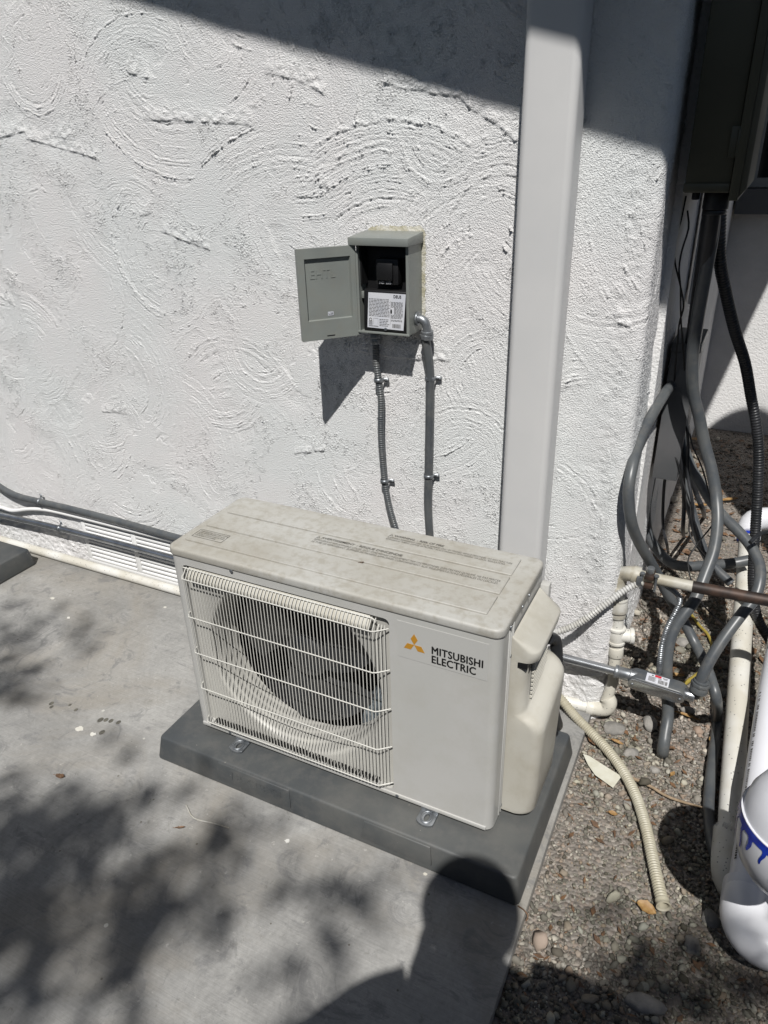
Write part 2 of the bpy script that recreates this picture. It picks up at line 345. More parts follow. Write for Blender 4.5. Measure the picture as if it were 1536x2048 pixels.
# ------------------------------------------------------------------ house
house = thing('house', 'white stucco house wall with trowel marks behind the heat pump', 'house', (0, D, GG))
def blur_noise(sh, lo, hi, step):
    f = np.fft.rfft2(rng.standard_normal(sh)); ky = np.fft.fftfreq(sh[0], step)[:, None]; kx = np.fft.rfftfreq(sh[1], step)[None]
    k = np.hypot(ky, kx); band = np.exp(-(k*lo)**2)*(1-np.exp(-(k*hi)**2)); a = np.fft.irfft2(f*band, sh); return a/a.std()
def sst(x): x = np.clip(x, 0, 1); return x*x*(3-2*x)
def stucco_patch():
    st = .0020; X0, XC, r, YE = -1.78, .884, .022, 1.35; Z0, Z1 = GG-.02, 1.95
    s = np.arange(X0, XC+r*math.pi/2+(YE-D-r), st); z = np.arange(Z0, Z1, st); Sg, Z = np.meshgrid(s, z)
    sh = Sg.shape
    fine = blur_noise(sh, .0019, .008, st); brk = blur_noise(sh, .004, .016, st); med = blur_noise(sh, .02, .09, st); big = blur_noise(sh, .15, .6, st)
    rough = np.clip(.55+.5*med*.6+.25*big, .32, 1.3)
    near = 1-.35*sst((Sg-.60)/.2); h = fine*.00112*rough*near-np.clip(-brk-.9, 0, 3)*.0013*rough*near+med*.00018+big*.0010
    warp = blur_noise(sh, .03, .2, st)*.006
    def fan(cx, cz, r0, r1, a0, a1, amp=1.0, period=.0064):
        nonlocal h
        i0, i1 = np.searchsorted(z, [cz-r1-.02, cz+r1+.02]); j0, j1 = np.searchsorted(s, [cx-r1-.02, cx+r1+.02])
        if i1 <= i0 or j1 <= j0: return
        x = Sg[i0:i1, j0:j1]-cx; y = Z[i0:i1, j0:j1]-cz; rr = np.hypot(x, y)+warp[i0:i1, j0:j1]*.22
        th = (np.arctan2(y, x)-a0) % (2*math.pi); wd = (a1-a0) % (2*math.pi)
        mk = sst((rr-r0)/.012)*sst((r1-rr)/.010)*sst(th/.18)*sst((wd-th)/.18)*(th < wd)
        n = int(r1/.0008)+4; pr = rng.standard_normal(n)
        kk = np.exp(-(np.arange(-8, 9)*.0008/(period*.20))**2); pr = np.convolve(pr, kk, 'same'); pr /= pr.std()
        pr = np.sign(pr)*np.abs(pr)**1.2
        comb = np.interp(rr, np.arange(n)*.0008, pr)
        br = np.clip(.75+.45*med[i0:i1, j0:j1], .1, 1.4)
        new = h[i0:i1, j0:j1]*.40+comb*.00088*amp*br*np.clip(.75+.55*brk[i0:i1, j0:j1], 0, 1.5)+.0004
        # raised lip left at the outer rim of the sweep
        h[i0:i1, j0:j1] = h[i0:i1, j0:j1]*(1-mk)+new*mk
    def smooth(cx, cz, ax, az, rot=0, k=.22):
        nonlocal h
        R_ = max(ax, az)*1.2; i0, i1 = np.searchsorted(z, [cz-R_, cz+R_]); j0, j1 = np.searchsorted(s, [cx-R_, cx+R_])
        x = Sg[i0:i1, j0:j1]-cx; y = Z[i0:i1, j0:j1]-cz; c, d = math.cos(rot), math.sin(rot)
        e = np.hypot((x*c+y*d)/ax, (-x*d+y*c)/az)+.12*med[i0:i1, j0:j1]; mk = sst((1-e)/.16)
        h[i0:i1, j0:j1] = h[i0:i1, j0:j1]*(1-mk*(1-k))+mk*.0004
    for i in range(230):
        cx, cz = rng.uniform(-1.7, 1.3), rng.uniform(-.1, 1.9); R1 = rng.uniform(.09, .30); a = rng.uniform(0, 6.28)
        fan(cx, cz, R1*rng.uniform(.45, .82), R1, a, a+rng.uniform(.9, 1.9), rng.uniform(.35, 1.0), rng.uniform(.0048, .0078))
    for i in range(46):
        smooth(rng.uniform(-1.7, .85), rng.uniform(0, 1.8), rng.uniform(.03, .10), rng.uniform(.03, .08), rng.uniform(0, 3), rng.uniform(.15, .4))
    def W(u, v): p = at(u, v, D); return p[0], p[2]
    k = .00135
    for (u, v, r0, r1, a0, a1, am) in (
            (590, 200, 90, 200, -100, 0, 1.3), (640, 250, 20, 60, -90, 30, 1.0), (780, 600, 150, 300, 50, 135, 1.25), (590, 600, 230, 340, 70, 140, 1.0),
            (950, 560, 60, 190, 30, 170, 1.4), (1000, 470, 40, 150, 60, 200, 1.3), (250, 350, 90, 150, 30, 100, .7), (90, 440, 30, 75, 20, 120, 1.0),
            (330, 60, 120, 260, -150, -80, 1.0), (60, 120, 40, 110, -170, -20, 1.1), (330, 500, 60, 160, 120, 260, 1.0), (880, 270, 30, 100, 180, 330, 1.1),
            (480, 820, 60, 170, 20, 140, .9), (240, 760, 80, 210, -60, 70, .7), (980, 760, 50, 120, 100, 260, 1.0), (930, 920, 40, 130, 0, 180, .9),
            (420, 90, 20, 120, -140, -10, 1.0), (470, 120, 60, 130, -40, 50, 1.0), (520, 700, 40, 120, 150, 330, .9), (60, 700, 50, 150, -90, 90, .7)):
        x, zz = W(u, v); fan(x, zz, r0*k, r1*k, R(a0), R(a1), am)
    for (u, v, a, b) in ((420, 180, 75, 50), (420, 370, 45, 40), (405, 410, 60, 45), (110, 440, 65, 75), (60, 130, 40, 55), (975, 440, 45, 55), (560, 240, 60, 45),
                         (200, 600, 60, 90), (120, 700, 70, 60), (300, 900, 90, 50), (550, 1000, 60, 60), (700, 850, 60, 40)):
        x, zz = W(u, v); smooth(x, zz, a*k, b*k)
    def ridge(px, amp=.003, wd=.0022, shelf=.028):
        nonlocal h
        P = [W(*p) for p in px]; P = [(a, b) for a, b in P]
        for (xa, za), (xb, zb) in zip(P, P[1:]):
            i0, i1 = np.searchsorted(z, [min(za, zb)-.03, max(za, zb)+.04]); j0, j1 = np.searchsorted(s, [min(xa, xb)-.01, max(xa, xb)+.01])
            x = Sg[i0:i1, j0:j1]; y = Z[i0:i1, j0:j1]; t = np.clip((x-xa)/(xb-xa), 0, 1); inside = (x >= xa) & (x <= xb)
            dd = y-(za+(zb-za)*t)-warp[i0:i1, j0:j1]*.12-fine[i0:i1, j0:j1]*.0006
            up = np.where(dd > 0, np.exp(-(dd/shelf)**2), np.exp(-(dd/wd)**2))
            h[i0:i1, j0:j1] += inside*up*amp*np.clip(.85+.3*med[i0:i1, j0:j1], .1, 1.2)
    for rd in ([(288, 238), (350, 240), (420, 243), (470, 246), (506, 251)], [(530, 145), (560, 150), (600, 160), (628, 174), (652, 190)], [(52, 276), (100, 290), (150, 304), (200, 318)],
               [(255, 143), (300, 157)], [(100, 272), (152, 279)], [(768, 166), (850, 182), (920, 193), (940, 215)], [(938, 214), (990, 245), (1046, 292)],
               [(205, 822), (255, 827)], [(0, 592), (30, 612)], [(590, 906), (650, 900)], [(720, 700), (800, 716), (900, 720)], [(640, 372), (660, 375)], [(280, 432), (306, 424)],
               [(1230, 640), (1262, 655)], [(320, 460), (420, 500)], [(0, 275), (50, 262)]):
        ridge(rd, .0030)
    # ragged crust along the corner
    cr = np.exp(-((Sg-(XC-.03))/.03)**2)*(fine*.0001+med*.0004); h = h+cr
    h += np.exp(-((Z-.02)/.09)**2)*(med*.001)
    # the corner flares outward near the base
    off = h
    a = np.clip((s-XC)/r, 0, math.pi/2); bx = np.where(s < XC, s, XC+r*np.sin(a)); by = np.where(s < XC, D, D+r*(1-np.cos(a)))
    by = by+np.clip(s-XC-r*math.pi/2, 0, None); nx = np.sin(a); ny = -np.cos(a)
    flare = .034*sst((1.15-Z)/1.1)
    fm = sst((Sg-(XC-.05))/.06)
    PX = bx[None]+nx[None]*(off+flare*fm*.6); PY = by[None]+ny[None]*(off+flare*fm*.35); PZ = Z+0*PX
    co = np.stack([PX, PY-D, PZ-GG], -1).reshape(-1, 3).astype(np.float32); nz, ns = sh
    idx = (np.arange(nz-1)[:, None]*ns+np.arange(ns-1)[None]).reshape(-1); quads = np.stack([idx, idx+1, idx+ns+1, idx+ns], 1).astype(np.int32)
    me = bpy.data.meshes.new('wall'); me.vertices.add(len(co)); me.vertices.foreach_set('co', co.ravel())
    me.loops.add(quads.size); me.loops.foreach_set('vertex_index', quads.ravel())
    me.polygons.add(len(quads)); me.polygons.foreach_set('loop_start', np.arange(0, quads.size, 4, dtype=np.int32))
    me.polygons.foreach_set('use_smooth', np.ones(len(quads), bool)); me.update(calc_edges=True); me.validate()
    o = bpy.data.objects.new('stucco_wall', me); C.objects.link(o); me.materials.append(M['stucco']); o.parent = house
    ORG[o.name] = Vector((0, D, GG))
stucco_patch()
RK = lambda x: 3.116-.28*x       # underside of the raking roof
q = MB(); q.prism([(-6, D+.006, GG-.1), (.89, D+.006, GG-.1), (.89, D+.006, RK(.89)), (-6, D+.006, RK(-6))], (0, .15, 0))
q.prism([(.60, D+.2, GG-.1), (.924, D+.2, GG-.1), (.924, D+.2, RK(.924)), (.60, D+.2, RK(.60))], (0, 2.5, 0))
q.box(.60, 7, 3.15, 3.35, GG-.1, 2.72)
q.build('rear_wall', 'stucco_plain', house)
q = MB(); q.prism([(-6, -.37, RK(-6)), (1.63, -.37, RK(1.63)), (1.63, -.37, RK(1.63)+.16), (-6, -.37, RK(-6)+.16)], (0, 4.4, 0))
q.build('roof', 'roof', house)
# window in the far recess
q = MB(); q.box(.935, 2.6, 3.04, 3.15, 1.02, 1.13); q.build('window_sill', 'frame', house)
wf = MB(); x0, x1, z0, z1 = .955, 2.3, 1.135, 2.1
for b in ((x0, x0+.05, z0, z1), (x1-.05, x1, z0, z1), (x0+.05, x1-.05, z0, z0+.04), (x0+.05, x1-.05, z1-.05, z1), (x0+.05, x1-.05, 1.44, 1.50), (x0+.05, x1-.05, 1.72, 1.77)):
    wf.box(b[0], b[1], 3.10, 3.15, b[2], b[3])
wf = wf.build('window_frame', 'window_frame', house)
q = MB(); q.box(x0+.05, x1-.05, 3.125, 3.149, z0+.04, z1-.05); q.build('pane', 'glass', wf)

# foundation vent set in the wall at the left of the unit (two banks of slots)
def vent():
    yv = D-.006; p0 = at(170, 1052, yv); p1 = at(345, 1088, yv); za = .130; zb = -.035; xa = p0[0]; xb = -.52; xm = (xa+xb)/2
    f = MB()
    f.box(xa-.02, xb+.02, yv-.001, yv+.02, za, za+.018); f.box(xa-.02, xb+.02, yv-.001, yv+.02, zb-.018, zb)
    f.box(xa-.02, xa, yv-.001, yv+.02, zb, za); f.box(xb, xb+.02, yv-.001, yv+.02, zb, za); f.box(xm-.012, xm+.012, yv-.002, yv+.02, zb, za)
    fr = f.build('foundation_vent', 'painted', house, bevel=.004)
    n = 9
    q = MB()
    for (a, b) in ((xa, xm-.012), (xm+.012, xb)):
        for i in range(n):
            zz = zb+(za-zb)*(i+.5)/n; hh = (za-zb)/n*.40
            q.prism([(a, yv+.016, zz+hh), (a, yv-.002, zz+hh*.2), (a, yv-.002, zz-hh), (a, yv+.016, zz-hh*.3)], (b-a, 0, 0))
    q.build('louvre', 'painted', fr, bevel=.0015)
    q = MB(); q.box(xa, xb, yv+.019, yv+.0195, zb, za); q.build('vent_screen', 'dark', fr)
vent()

# loose gravel: individual crushed stones, far past three hundred, so one body of stuff
def gravel():
    bm = bmesh.new(); bmesh.ops.create_icosphere(bm, subdivisions=1, radius=1); bv = np.array([v.co[:] for v in bm.verts]); bf = np.array([[v.index for v in f.verts] for f in bm.faces]); bm.free()
    bm = bmesh.new(); bmesh.ops.create_icosphere(bm, subdivisions=2, radius=1); bv2 = np.array([v.co[:] for v in bm.verts]); bf2 = np.array([[v.index for v in f.verts] for f in bm.faces]); bm.free()
    V = []; Fc = []; off = 0
    def batch(n, lo, hi, xr, yr, bv, bf, lift, keep=None):
        nonlocal off
        x = rng.uniform(*xr, n); y = rng.uniform(*yr, n)
        k = (x > .912) & ~((x < .935) & (y > D-.02))
        if keep is not None: k &= keep(x, y)
        x, y = x[k], y[k]; n = len(x)
        r = lo+(hi-lo)*rng.random(n)**2.2
        q = rng.standard_normal((n, 3, 3)); Q, _ = np.linalg.qr(q)
        sc = np.stack([r*rng.uniform(.9, 1.5, n), r*rng.uniform(.75, 1.1, n), r*rng.uniform(.5, .9, n)], 1)
        rad = 1+rng.uniform(-.24, .24, (n, len(bv), 1))
        P = bv[None]*rad
        P = P*sc[:, None]; rot = np.einsum('nij,nvj->nvi', Q, P); rot[:, :, 2] *= .8
        z = GG+r*lift+rng.uniform(-.3, .5, n)*r; rot += np.stack([x, y, z], 1)[:, None]
        V.append(rot.reshape(-1, 3)); Fc.append((bf[None]+(np.arange(n)*len(bv))[:, None, None]+off).reshape(-1, 3)); off += n*len(bv)
    patch = lambda x, y: (rng.random(len(x)) < np.clip(.35+np.hypot((x-1.02)/.13, (y-.12)/.22)*.5, 0, 1))
    batch(42000, .0018, .0056, (.9, 1.7), (-.6, 1.5), bv, bf, .35, patch)
    batch(6000, .0022, .006, (.9, 2.2), (1.4, 3.12), bv, bf, .4)
    batch(2600, .006, .0095, (.9, 1.7), (-.6, 1.5), bv2, bf2, .45, lambda x, y: rng.random(len(x)) < np.where((y < -.05) | (y > .25), 1, .25))
    batch(260, .010, .019, (.93, 1.7), (-.6, 3.0), bv2, bf2, .5, lambda x, y: rng.random(len(x)) < np.where((y < -.1) | (y > .3), 1, .15))
    V = np.concatenate(V).astype(np.float32); Fc = np.concatenate(Fc).astype(np.int32)
    me = bpy.data.meshes.new('gravel'); me.vertices.add(len(V)); me.vertices.foreach_set('co', V.ravel())
    me.loops.add(Fc.size); me.loops.foreach_set('vertex_index', Fc.ravel()); me.polygons.add(len(Fc))
    me.polygons.foreach_set('loop_start', np.arange(0, Fc.size, 3, dtype=np.int32)); me.update(calc_edges=True); me.validate()
    o = bpy.data.objects.new('gravel', me); C.objects.link(o); me.materials.append(M['gravel_stone'])
    tag(o, 'loose crushed grey and tan gravel beside the concrete slab', 'gravel', kind='stuff')
gravel()

# ------------------------------------------------------------------ downspout, pads
def downspout():
    q = MB(); o_ = []
    for (v, lst) in ():
        pass
    xl, xr, yf = .632, .741, .492
    q.prism([(x, y, GZ+.02) for x, y in rrect(xl, xr, yf, D-.004, .016, 6)], (0, 0, 3.0))
    o = q.build('downspout', 'spout'); tag(o, 'wide square off-white downspout running up the stucco wall', 'downspout')
    ORG[o.name] = Vector((0, 0, 0))
downspout()
def pad(name, label, x0, x1, y0, y1, mark):
    t = thing(name, label, 'equipment pad', ((x0+x1)/2, (y0+y1)/2, GZ))
    tp = .012; q = MB()
    a = rrect(x0, x1, y0, y1, .012, 4); b = rrect(x0-tp, x1+tp, y0-tp, y1+tp, .014, 4); n = len(a)
    q.add([(x, y, 0) for x, y in a]+[(x, y, GZ+.0005) for x, y in b], [tuple(range(n)), tuple(range(n, 2*n))[::-1]]+[(n+i, n+(i+1) % n, (i+1) % n, i) for i in range(n)])
    q.build('slab', 'pad', t, bevel=.006, seg=3)
    if mark:   # raised panels on the skirt, with the pad's size moulded in
        for (u0, u1) in ((.20, .42), (.63, .80)):
            q = MB(); xa, xb = x0+(x1-x0)*u0, x0+(x1-x0)*u1
            def sk(x, z, o): return (x, y0-tp*(-z/-GZ)*1.0-o, z)
            q.add([sk(xa, -.004, .0035), sk(xb, -.004, .0035), sk(xb+.006, -.052, .0035), sk(xa-.006, -.052, .0035), sk(xa, -.004, -.003), sk(xb, -.004, -.003), sk(xb+.006, -.052, -.003), sk(xa-.006, -.052, -.003)],
                  [(0, 1, 2, 3), (4, 5, 6, 7), (0, 1, 5, 4), (1, 2, 6, 5), (2, 3, 7, 6), (3, 0, 4, 7)])
            q.build('skirt_panel', 'pad', t, bevel=.002)
        z = -.036
        text('moulded_size', '18X38X3', .030, (x0+(x1-x0)*.235, y0-tp*.5-.0040, z), (1, 0, 0), (0, .16, 1), 'pad', t, depth=.0009, bold=.0004, sx=1.35)
    return t
pad('equipment_pad', 'dark grey plastic pad under the heat pump on the slab', -.078, .882, -.074, .384, True)
pad('equipment_pad', 'empty corner of a dark grey plastic pad at the left edge of the photo', -2.2, -1.245, .035, .487, False)

# ------------------------------------------------------------------ heat pump
UB, UT, UW, UD = .016, .527, .80, .285
hp = thing('heat_pump', 'cream heat pump outdoor unit with wire fan grille and dusty lid', 'heat pump', (.4, .14, 0))
def heat_pump():
    gx0, gx1, gz0, gz1 = .034, .566, .034, .508; rc = (.303, .276)
    # front panel: a sheet with a rounded opening, wrapped round both vertical corners
    q = MB(); hole = rrect(gx0, gx1, gz0, gz1, .012, 4); n = len(hole); rr = .020
    outer = []
    for x, z in hole:   # matching point on the outer rectangle
        cx, cz = (gx0+gx1)/2, (gz0+gz1)/2; dx, dz = x-cx, z-cz
        outer.append((x, z))
    # strips
    def strip(xa, xb, za, zb, y=0): q.add([(xa, y, za), (xb, y, za), (xb, y, zb), (xa, y, zb)], [(0, 1, 2, 3)])
    L_, R_ = rr, UW-rr
    strip(L_, gx0, UB, UT); strip(gx1, R_, UB, UT); strip(gx0, gx1, UB, gz0); strip(gx0, gx1, gz1, UT)
    # corner fillers of the opening
    for cx, cz, sx_, sz_ in ((gx0, gz0, 1, 1), (gx1, gz0, -1, 1), (gx1, gz1, -1, -1), (gx0, gz1, 1, -1)):
        r_ = .012; arc = [(cx+sx_*r_*(1-math.sin(R(a))), 0, cz+sz_*r_*(1-math.cos(R(a)))) for a in range(0, 91, 18)]
        q.add([(cx, 0, cz)]+arc, [(0, i+1, i+2) for i in range(len(arc)-1)])
    # inner reveal
    q.add([(x, 0, z) for x, z in hole]+[(x, .012, z) for x, z in hole], [(i, (i+1) % n, n+(i+1) % n, n+i) for i in range(n)])
    # wrap corners and flanks
    for sx_, x_ in ((-1, L_), (1, R_)):
        pr = [(x_+sx_*rr*math.sin(R(a)), rr*(1-math.cos(R(a)))) for a in range(0, 91, 15)]; pr.append((x_+sx_*rr, .052))
        for (xa, ya), (xb, yb) in zip(pr, pr[1:]): q.add([(xa, ya, UB), (xb, yb, UB), (xb, yb, UT), (xa, ya, UT)], [(0, 1, 2, 3)])
    o = q.build('front_panel', 'unit', hp)
    weld(o)
    # bottom hem
    q = MB(); q.box(.012, UW-.012, -.0025, .004, UB+.0005, UB+.011); q.build('hem', 'unit', hp, bevel=.0015)
    # rear casing
    q = MB(); q.box(.0015, .004, .0525, UD, UB, UT); q.box(UW-.004, UW-.0015, .0525, UD, UB, UT); q.box(.003, .75, UD-.012, UD, UB, UT); q.box(.0045, UW-.0045, .03, UD-.013, UB, UB+.003)
    q.build('side_panel', 'unit', hp)
    q = MB()
    for y in (.047, .058, .071): q.box(UW-.002, UW+.0025, y, y+.004, UB+.002, UT-.003)
    q.build('panel_seam', 'unit', hp, bevel=.001)
    # shroud plate with bellmouth behind the grille
    q = MB(); na = 120; ro = .2385; ang = [2*math.pi*i/na for i in range(na)]
    def ray_rect(a):
        c, s_ = math.cos(a), math.sin(a); t = 9
        for lim, cc, d in ((gx0+.0005, rc[0], c), (gx1-.0005, rc[0], c), (gz0+.0005, rc[1], s_), (gz1-.0005, rc[1], s_)):
            if abs(d) > 1e-6:
                k = (lim-cc)/d
                if k > 0: t = min(t, k)
        return rc[0]+c*t, .012, rc[1]+s_*t
    prof = [(.012, ro), (.0145, ro-.005), (.022, ro-.010), (.036, ro-.015), (.055, ro-.017), (.10, ro-.017)]
    vs = [ray_rect(a) for a in ang]
    for y, r_ in prof: vs += [(rc[0]+r_*math.cos(a), y, rc[1]+r_*math.sin(a)) for a in ang]
    q.add(vs, [(i*na+k, i*na+(k+1) % na, (i+1)*na+(k+1) % na, (i+1)*na+k) for i in range(len(prof)) for k in range(na)])
    q.build('fan_shroud', 'bell', hp)
    # interior
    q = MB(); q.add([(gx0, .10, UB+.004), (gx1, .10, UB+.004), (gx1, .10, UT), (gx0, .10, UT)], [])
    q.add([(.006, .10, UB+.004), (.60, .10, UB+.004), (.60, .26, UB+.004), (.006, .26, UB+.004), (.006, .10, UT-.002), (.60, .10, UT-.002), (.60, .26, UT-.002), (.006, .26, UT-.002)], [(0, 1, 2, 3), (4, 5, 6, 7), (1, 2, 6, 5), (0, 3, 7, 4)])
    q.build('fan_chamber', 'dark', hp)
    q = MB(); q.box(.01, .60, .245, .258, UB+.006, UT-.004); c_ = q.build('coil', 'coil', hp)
    # fan: hub and three swept blades
    fan = MB(); hub = (rc[0], .065, rc[1]); fan.lathe([(0, .001), (.002, .045), (.012, .056), (.055, .058)], hub, (0, 1, 0), 32)
    fo = fan.build('fan', 'fan', hp)
    for b in range(3):
        q = MB(); nr, nt_ = 9, 11; vs = []
        for i in range(nr):
            r_ = .05+.142*i/(nr-1)
            for j in range(nt_):
                u_ = j/(nt_-1); sweep = R(95)*(1-.25*(i/(nr-1))); a = R(120*b+25)+sweep*(u_-.5)+R(28)*(i/(nr-1)); yy = .075+.05*u_-.012*math.sin(math.pi*u_)
                vs.append((rc[0]+r_*math.cos(a), yy, rc[1]+r_*math.sin(a)))
        q.add(vs, [(i*nt_+j, i*nt_+j+1, (i+1)*nt_+j+1, (i+1)*nt_+j) for i in range(nr-1) for j in range(nt_-1)])
        bl = q.build('fan_blade', 'fan', fo)
    q = MB(); q.cyl((rc[0], .14, rc[1]), (rc[0], .19, rc[1]), .05, 28); q.box(rc[0]-.02, rc[0]+.02, .195, .21, UB+.01, UT-.01); q.build('fan_motor', 'dark', hp)
    q = MB(); q.prism([(.41, .118, UB+.006), (.54, .118, UB+.006), (.53, .118, .165), (.47, .118, .185), (.43, .118, .15)], (0, .10, 0)); q.build('sunlit_metal_block', 'fin_metal', hp, bevel=.006)  # pale metal block added inside to show as the sunlit patch
    # wire guard
    yw = -.017; zt, zb_ = .482, .047; xs = [.046+(.536-.046)*i/55 for i in range(56)]
    g = MB()
    for x in xs:
        top = [(x, .001, .503), (x, -.004, .500), (x, yw, zt+.002), (x, yw, zt-.012), (x, yw, zb_+.012), (x, yw, zb_), (x, yw*.4, zb_-.008)]
        g.tube(top, .00115, 5, smooth=False, caps=False)
    for i, (x, f) in enumerate(((.5425, .72), (.549, .40), (.5555, .10))):
        g.tube([(x, .001, .490), (x, yw*f, zt-.006), (x, yw*f, zb_)], .00115, 5, smooth=False, caps=False)
    for zz, ex in ((zt, 1), (.377, 1), (.272, 1), (.163, 1), (zb_+.006, 1)):
        g.tube([(.034, .001, zz), (.038, yw*.6, zz), (.046, yw-.0022, zz), (.30, yw-.0022, zz), (.534, yw-.0022, zz), (.542, yw*.75-.002, zz), (.5585, yw*.1, zz+.001), (.564, .001, zz+.003)], .00145, 6, smooth=False, caps=False)
    g.tube([(.038, -.0022, .502), (.53, -.0022, .502), (.537, -.001, .496)], .00145, 6, smooth=False, caps=False)
    g.tube([(.04, yw*.4-.002, zb_-.008), (.53, yw*.4-.002, zb_-.008)], .00145, 6, smooth=False, caps=False)
    g.build('wire_guard', 'wire', hp)
    # moulded lip of the guard behind the sloped top of the wires
    q = MB(); q.prism([(.050, .010, .503), (.050, .004, .5035), (.050, -.010, .4845), (.050, -.0105, .4755), (.050, .010, .4700)], (.472, 0, 0)); q.build('guard_lip', 'plastic', hp, bevel=.002)
    q = MB()
    for k in range(44):
        x = .054+k*.0108
        q.box(x, x+.0062, -.0025, .0115, UB+.0255, UB+.0295)
    q.build('base_shadow_bars', 'black', hp)  # row of small shadows under the grille, built as black bars
    # lid
    q = MB(); q.prism([(x, y, UT) for x, y in rrect(-.0035, UW+.0035, -.0035, UD+.003, .022, 6)], (0, 0, .023)); q.build('lid', 'lid', hp, bevel=.0065, seg=4)
    q = MB()
    for y0, y1, x0 in ((.037, .106, .020), (.113, .183, .020), (.190, .262, .024)):
        q.prism([(x, y, .5495) for x, y in rrect(x0, .757, y0, y1, .002, 1)], (0, 0, .0042))
    q.build('lid_rib', 'lid', hp, bevel=.0011, seg=1)
    q = MB(); q.box(.008, UW-.008, .008, UD-.008, UT-.002, UT+.001); q.build('gasket', 'black', hp)
    # screws
    for (p, d) in (((.100, -.0025, UB+.006), (0, -1, 0)), ((.575, -.0025, UB+.006), (0, -1, 0)), ((UW+.0035, .12, UT+.004), (1, 0, 0)), ((UW+.0035, .165, UT+.004), (1, 0, 0)), ((UW+.0035, .045, UT+.004), (1, 0, 0)), ((.18, -.0035, UT+.001), (0, -1, 0)), ((UW+.001, .062, .45), (1, 0, 0)), ((UW+.001, .062, UB+.02), (1, 0, 0))):
        q = MB(); q.lathe([(0, .0001), (0, .0042), (.0012, .0040), (.0022, .0022), (.0023, .0001)], p, d, 14); q.build('screw', 'galv', hp)
    # marks on the front: emblem and lettering on a clear sticker
    q = MB(); q.box(.584, .776, -.0007, .0003, .425, .513); q.build('emblem_sticker', 'clear_sticker', hp)
    q = MB(); cx, cz, e, hw = .6215, .4635, .0265, .0125
    for a in (90, 210, 330):
        c, s_ = math.cos(R(a)), math.sin(R(a)); px, pz = -s_, c
        L2 = e*1.0
        q.prism([(cx, -.0008, cz), (cx+c*L2/2+px*L2*.29, -.0008, cz+s_*L2/2+pz*L2*.29), (cx+c*L2, -.0008, cz+s_*L2), (cx+c*L2/2-px*L2*.29, -.0008, cz+s_*L2/2-pz*L2*.29)], (0, -.0004, 0))
    q.build('emblem', 'orange', hp)
    text('brand_lettering', 'MITSUBISHI', .0255, (.6585, -.0012, .4545), (1, 0, 0), (0, 0, 1), 'ink', hp, fat=.00075, space=1.06, width=.1075)
    text('brand_lettering', 'ELECTRIC', .0255, (.6585, -.0012, .4325), (1, 0, 0), (0, 0, 1), 'ink', hp, fat=.00075, space=1.06, width=.0935)
    # cautions printed on the lid
    zt_ = .5540; ux, uy = (1, 0, 0), (0, 1, 0)
    def tri(x, y, s_):
        q = MB(); a = [(x, y), (x+s_, y), (x+s_/2, y+s_*.87)]; cxx, cyy = x+s_/2, y+s_*.29; b = [(cxx+(p-cxx)*.55, cyy+(r_-cyy)*.55) for p, r_ in a]
        q.add([(p, r_, zt_) for p, r_ in a+b], [(i, (i+1) % 3, 3+(i+1) % 3, 3+i) for i in range(3)]); q.build('caution_mark', 'ink_faded', hp)
    tri(.449, .240, .010); tri(.299, .164, .010)
    text('caution_text', 'WARNING  - RISK OF FIRE', .0115, (.462, .2405, zt_), ux, uy, 'ink_faded', hp, bold=.0003, width=.122)
    text('caution_text', 'FLAMMABLE REFRIGERANT USED. TO BE REPAIRED ONLY BY TRAINED SERVICE PERSONNEL. DO NOT PUNCTURE\nREFRIGERANT TUBING. DISPOSE OF PROPERLY IN ACCORDANCE WITH FEDERAL OR LOCAL REGULATIONS.', .0092, (.449, .2300, zt_), ux, uy, 'ink_faded', hp, width=.296, line=.95)
    text('caution_text', "AVERTISSEMENT  : RISQUE D'INCENDIE", .0120, (.312, .1650, zt_), ux, uy, 'ink_faded', hp, bold=.0003, width=.205)
    text('caution_text', "RÉFRIGÉRANT INFLAMMABLE UTILISÉ. DOIT ÊTRE RÉPARÉ UNIQUEMENT PAR UN PERSONNEL D'ENTRETIEN QUALIFIÉ. NE PAS PERCER\nLE TUBE DE RÉFRIGÉRANT. ÉLIMINER DE MANIÈRE APPROPRIÉE CONFORMÉMENT AUX RÉGLEMENTATIONS FÉDÉRALES OU LOCALES.", .0104, (.299, .1530, zt_), ux, uy, 'ink_faded', hp, width=.446, line=.95)
    q = MB(); x0, x1, y0, y1, e = .026, .112, .054, .090, .0011
    for b in ((x0, x1, y0, y0+e), (x0, x1, y1-e, y1), (x0, x0+e, y0+e, y1-e), (x1-e, x1, y0+e, y1-e)): q.box(b[0], b[1], b[2], b[3], zt_, zt_+.0002)
    q.build('notice_frame', 'ink_faded', hp)
    text('notice_text', 'WHEN SERVICING, DISCONNECT POWER\nSUPPLY BEFORE REMOVING ANY PANEL.\nCOUPER LE COURANT AVANT DE FAIRE\nL\'ENTRETIEN DE CET APPAREIL.', .0068, (.031, .0805, zt_), ux, uy, 'ink_faded', hp, sx=.62, line=1.0)
    # pipe cover on the right flank: profile across x-z, pushed back along y, with a recessed grip
    y0, y1 = .066, .262; X = UW+.001
    q = MB(); sl = [(.020, .052), (.0225, .060), (.028, .067), (.036, .0705), (.10, .0725), (.255, .077), (.267, .0755), (.276, .070), (.284, .060), (.290, .048), (.297, .037), (.303, .033), (.424, .033), (.436, .0335), (.4375, .050), (.440, .053), (.461, .056), (.465, .0535), (.490, .006), (.492, .002)]
    n_ = 0
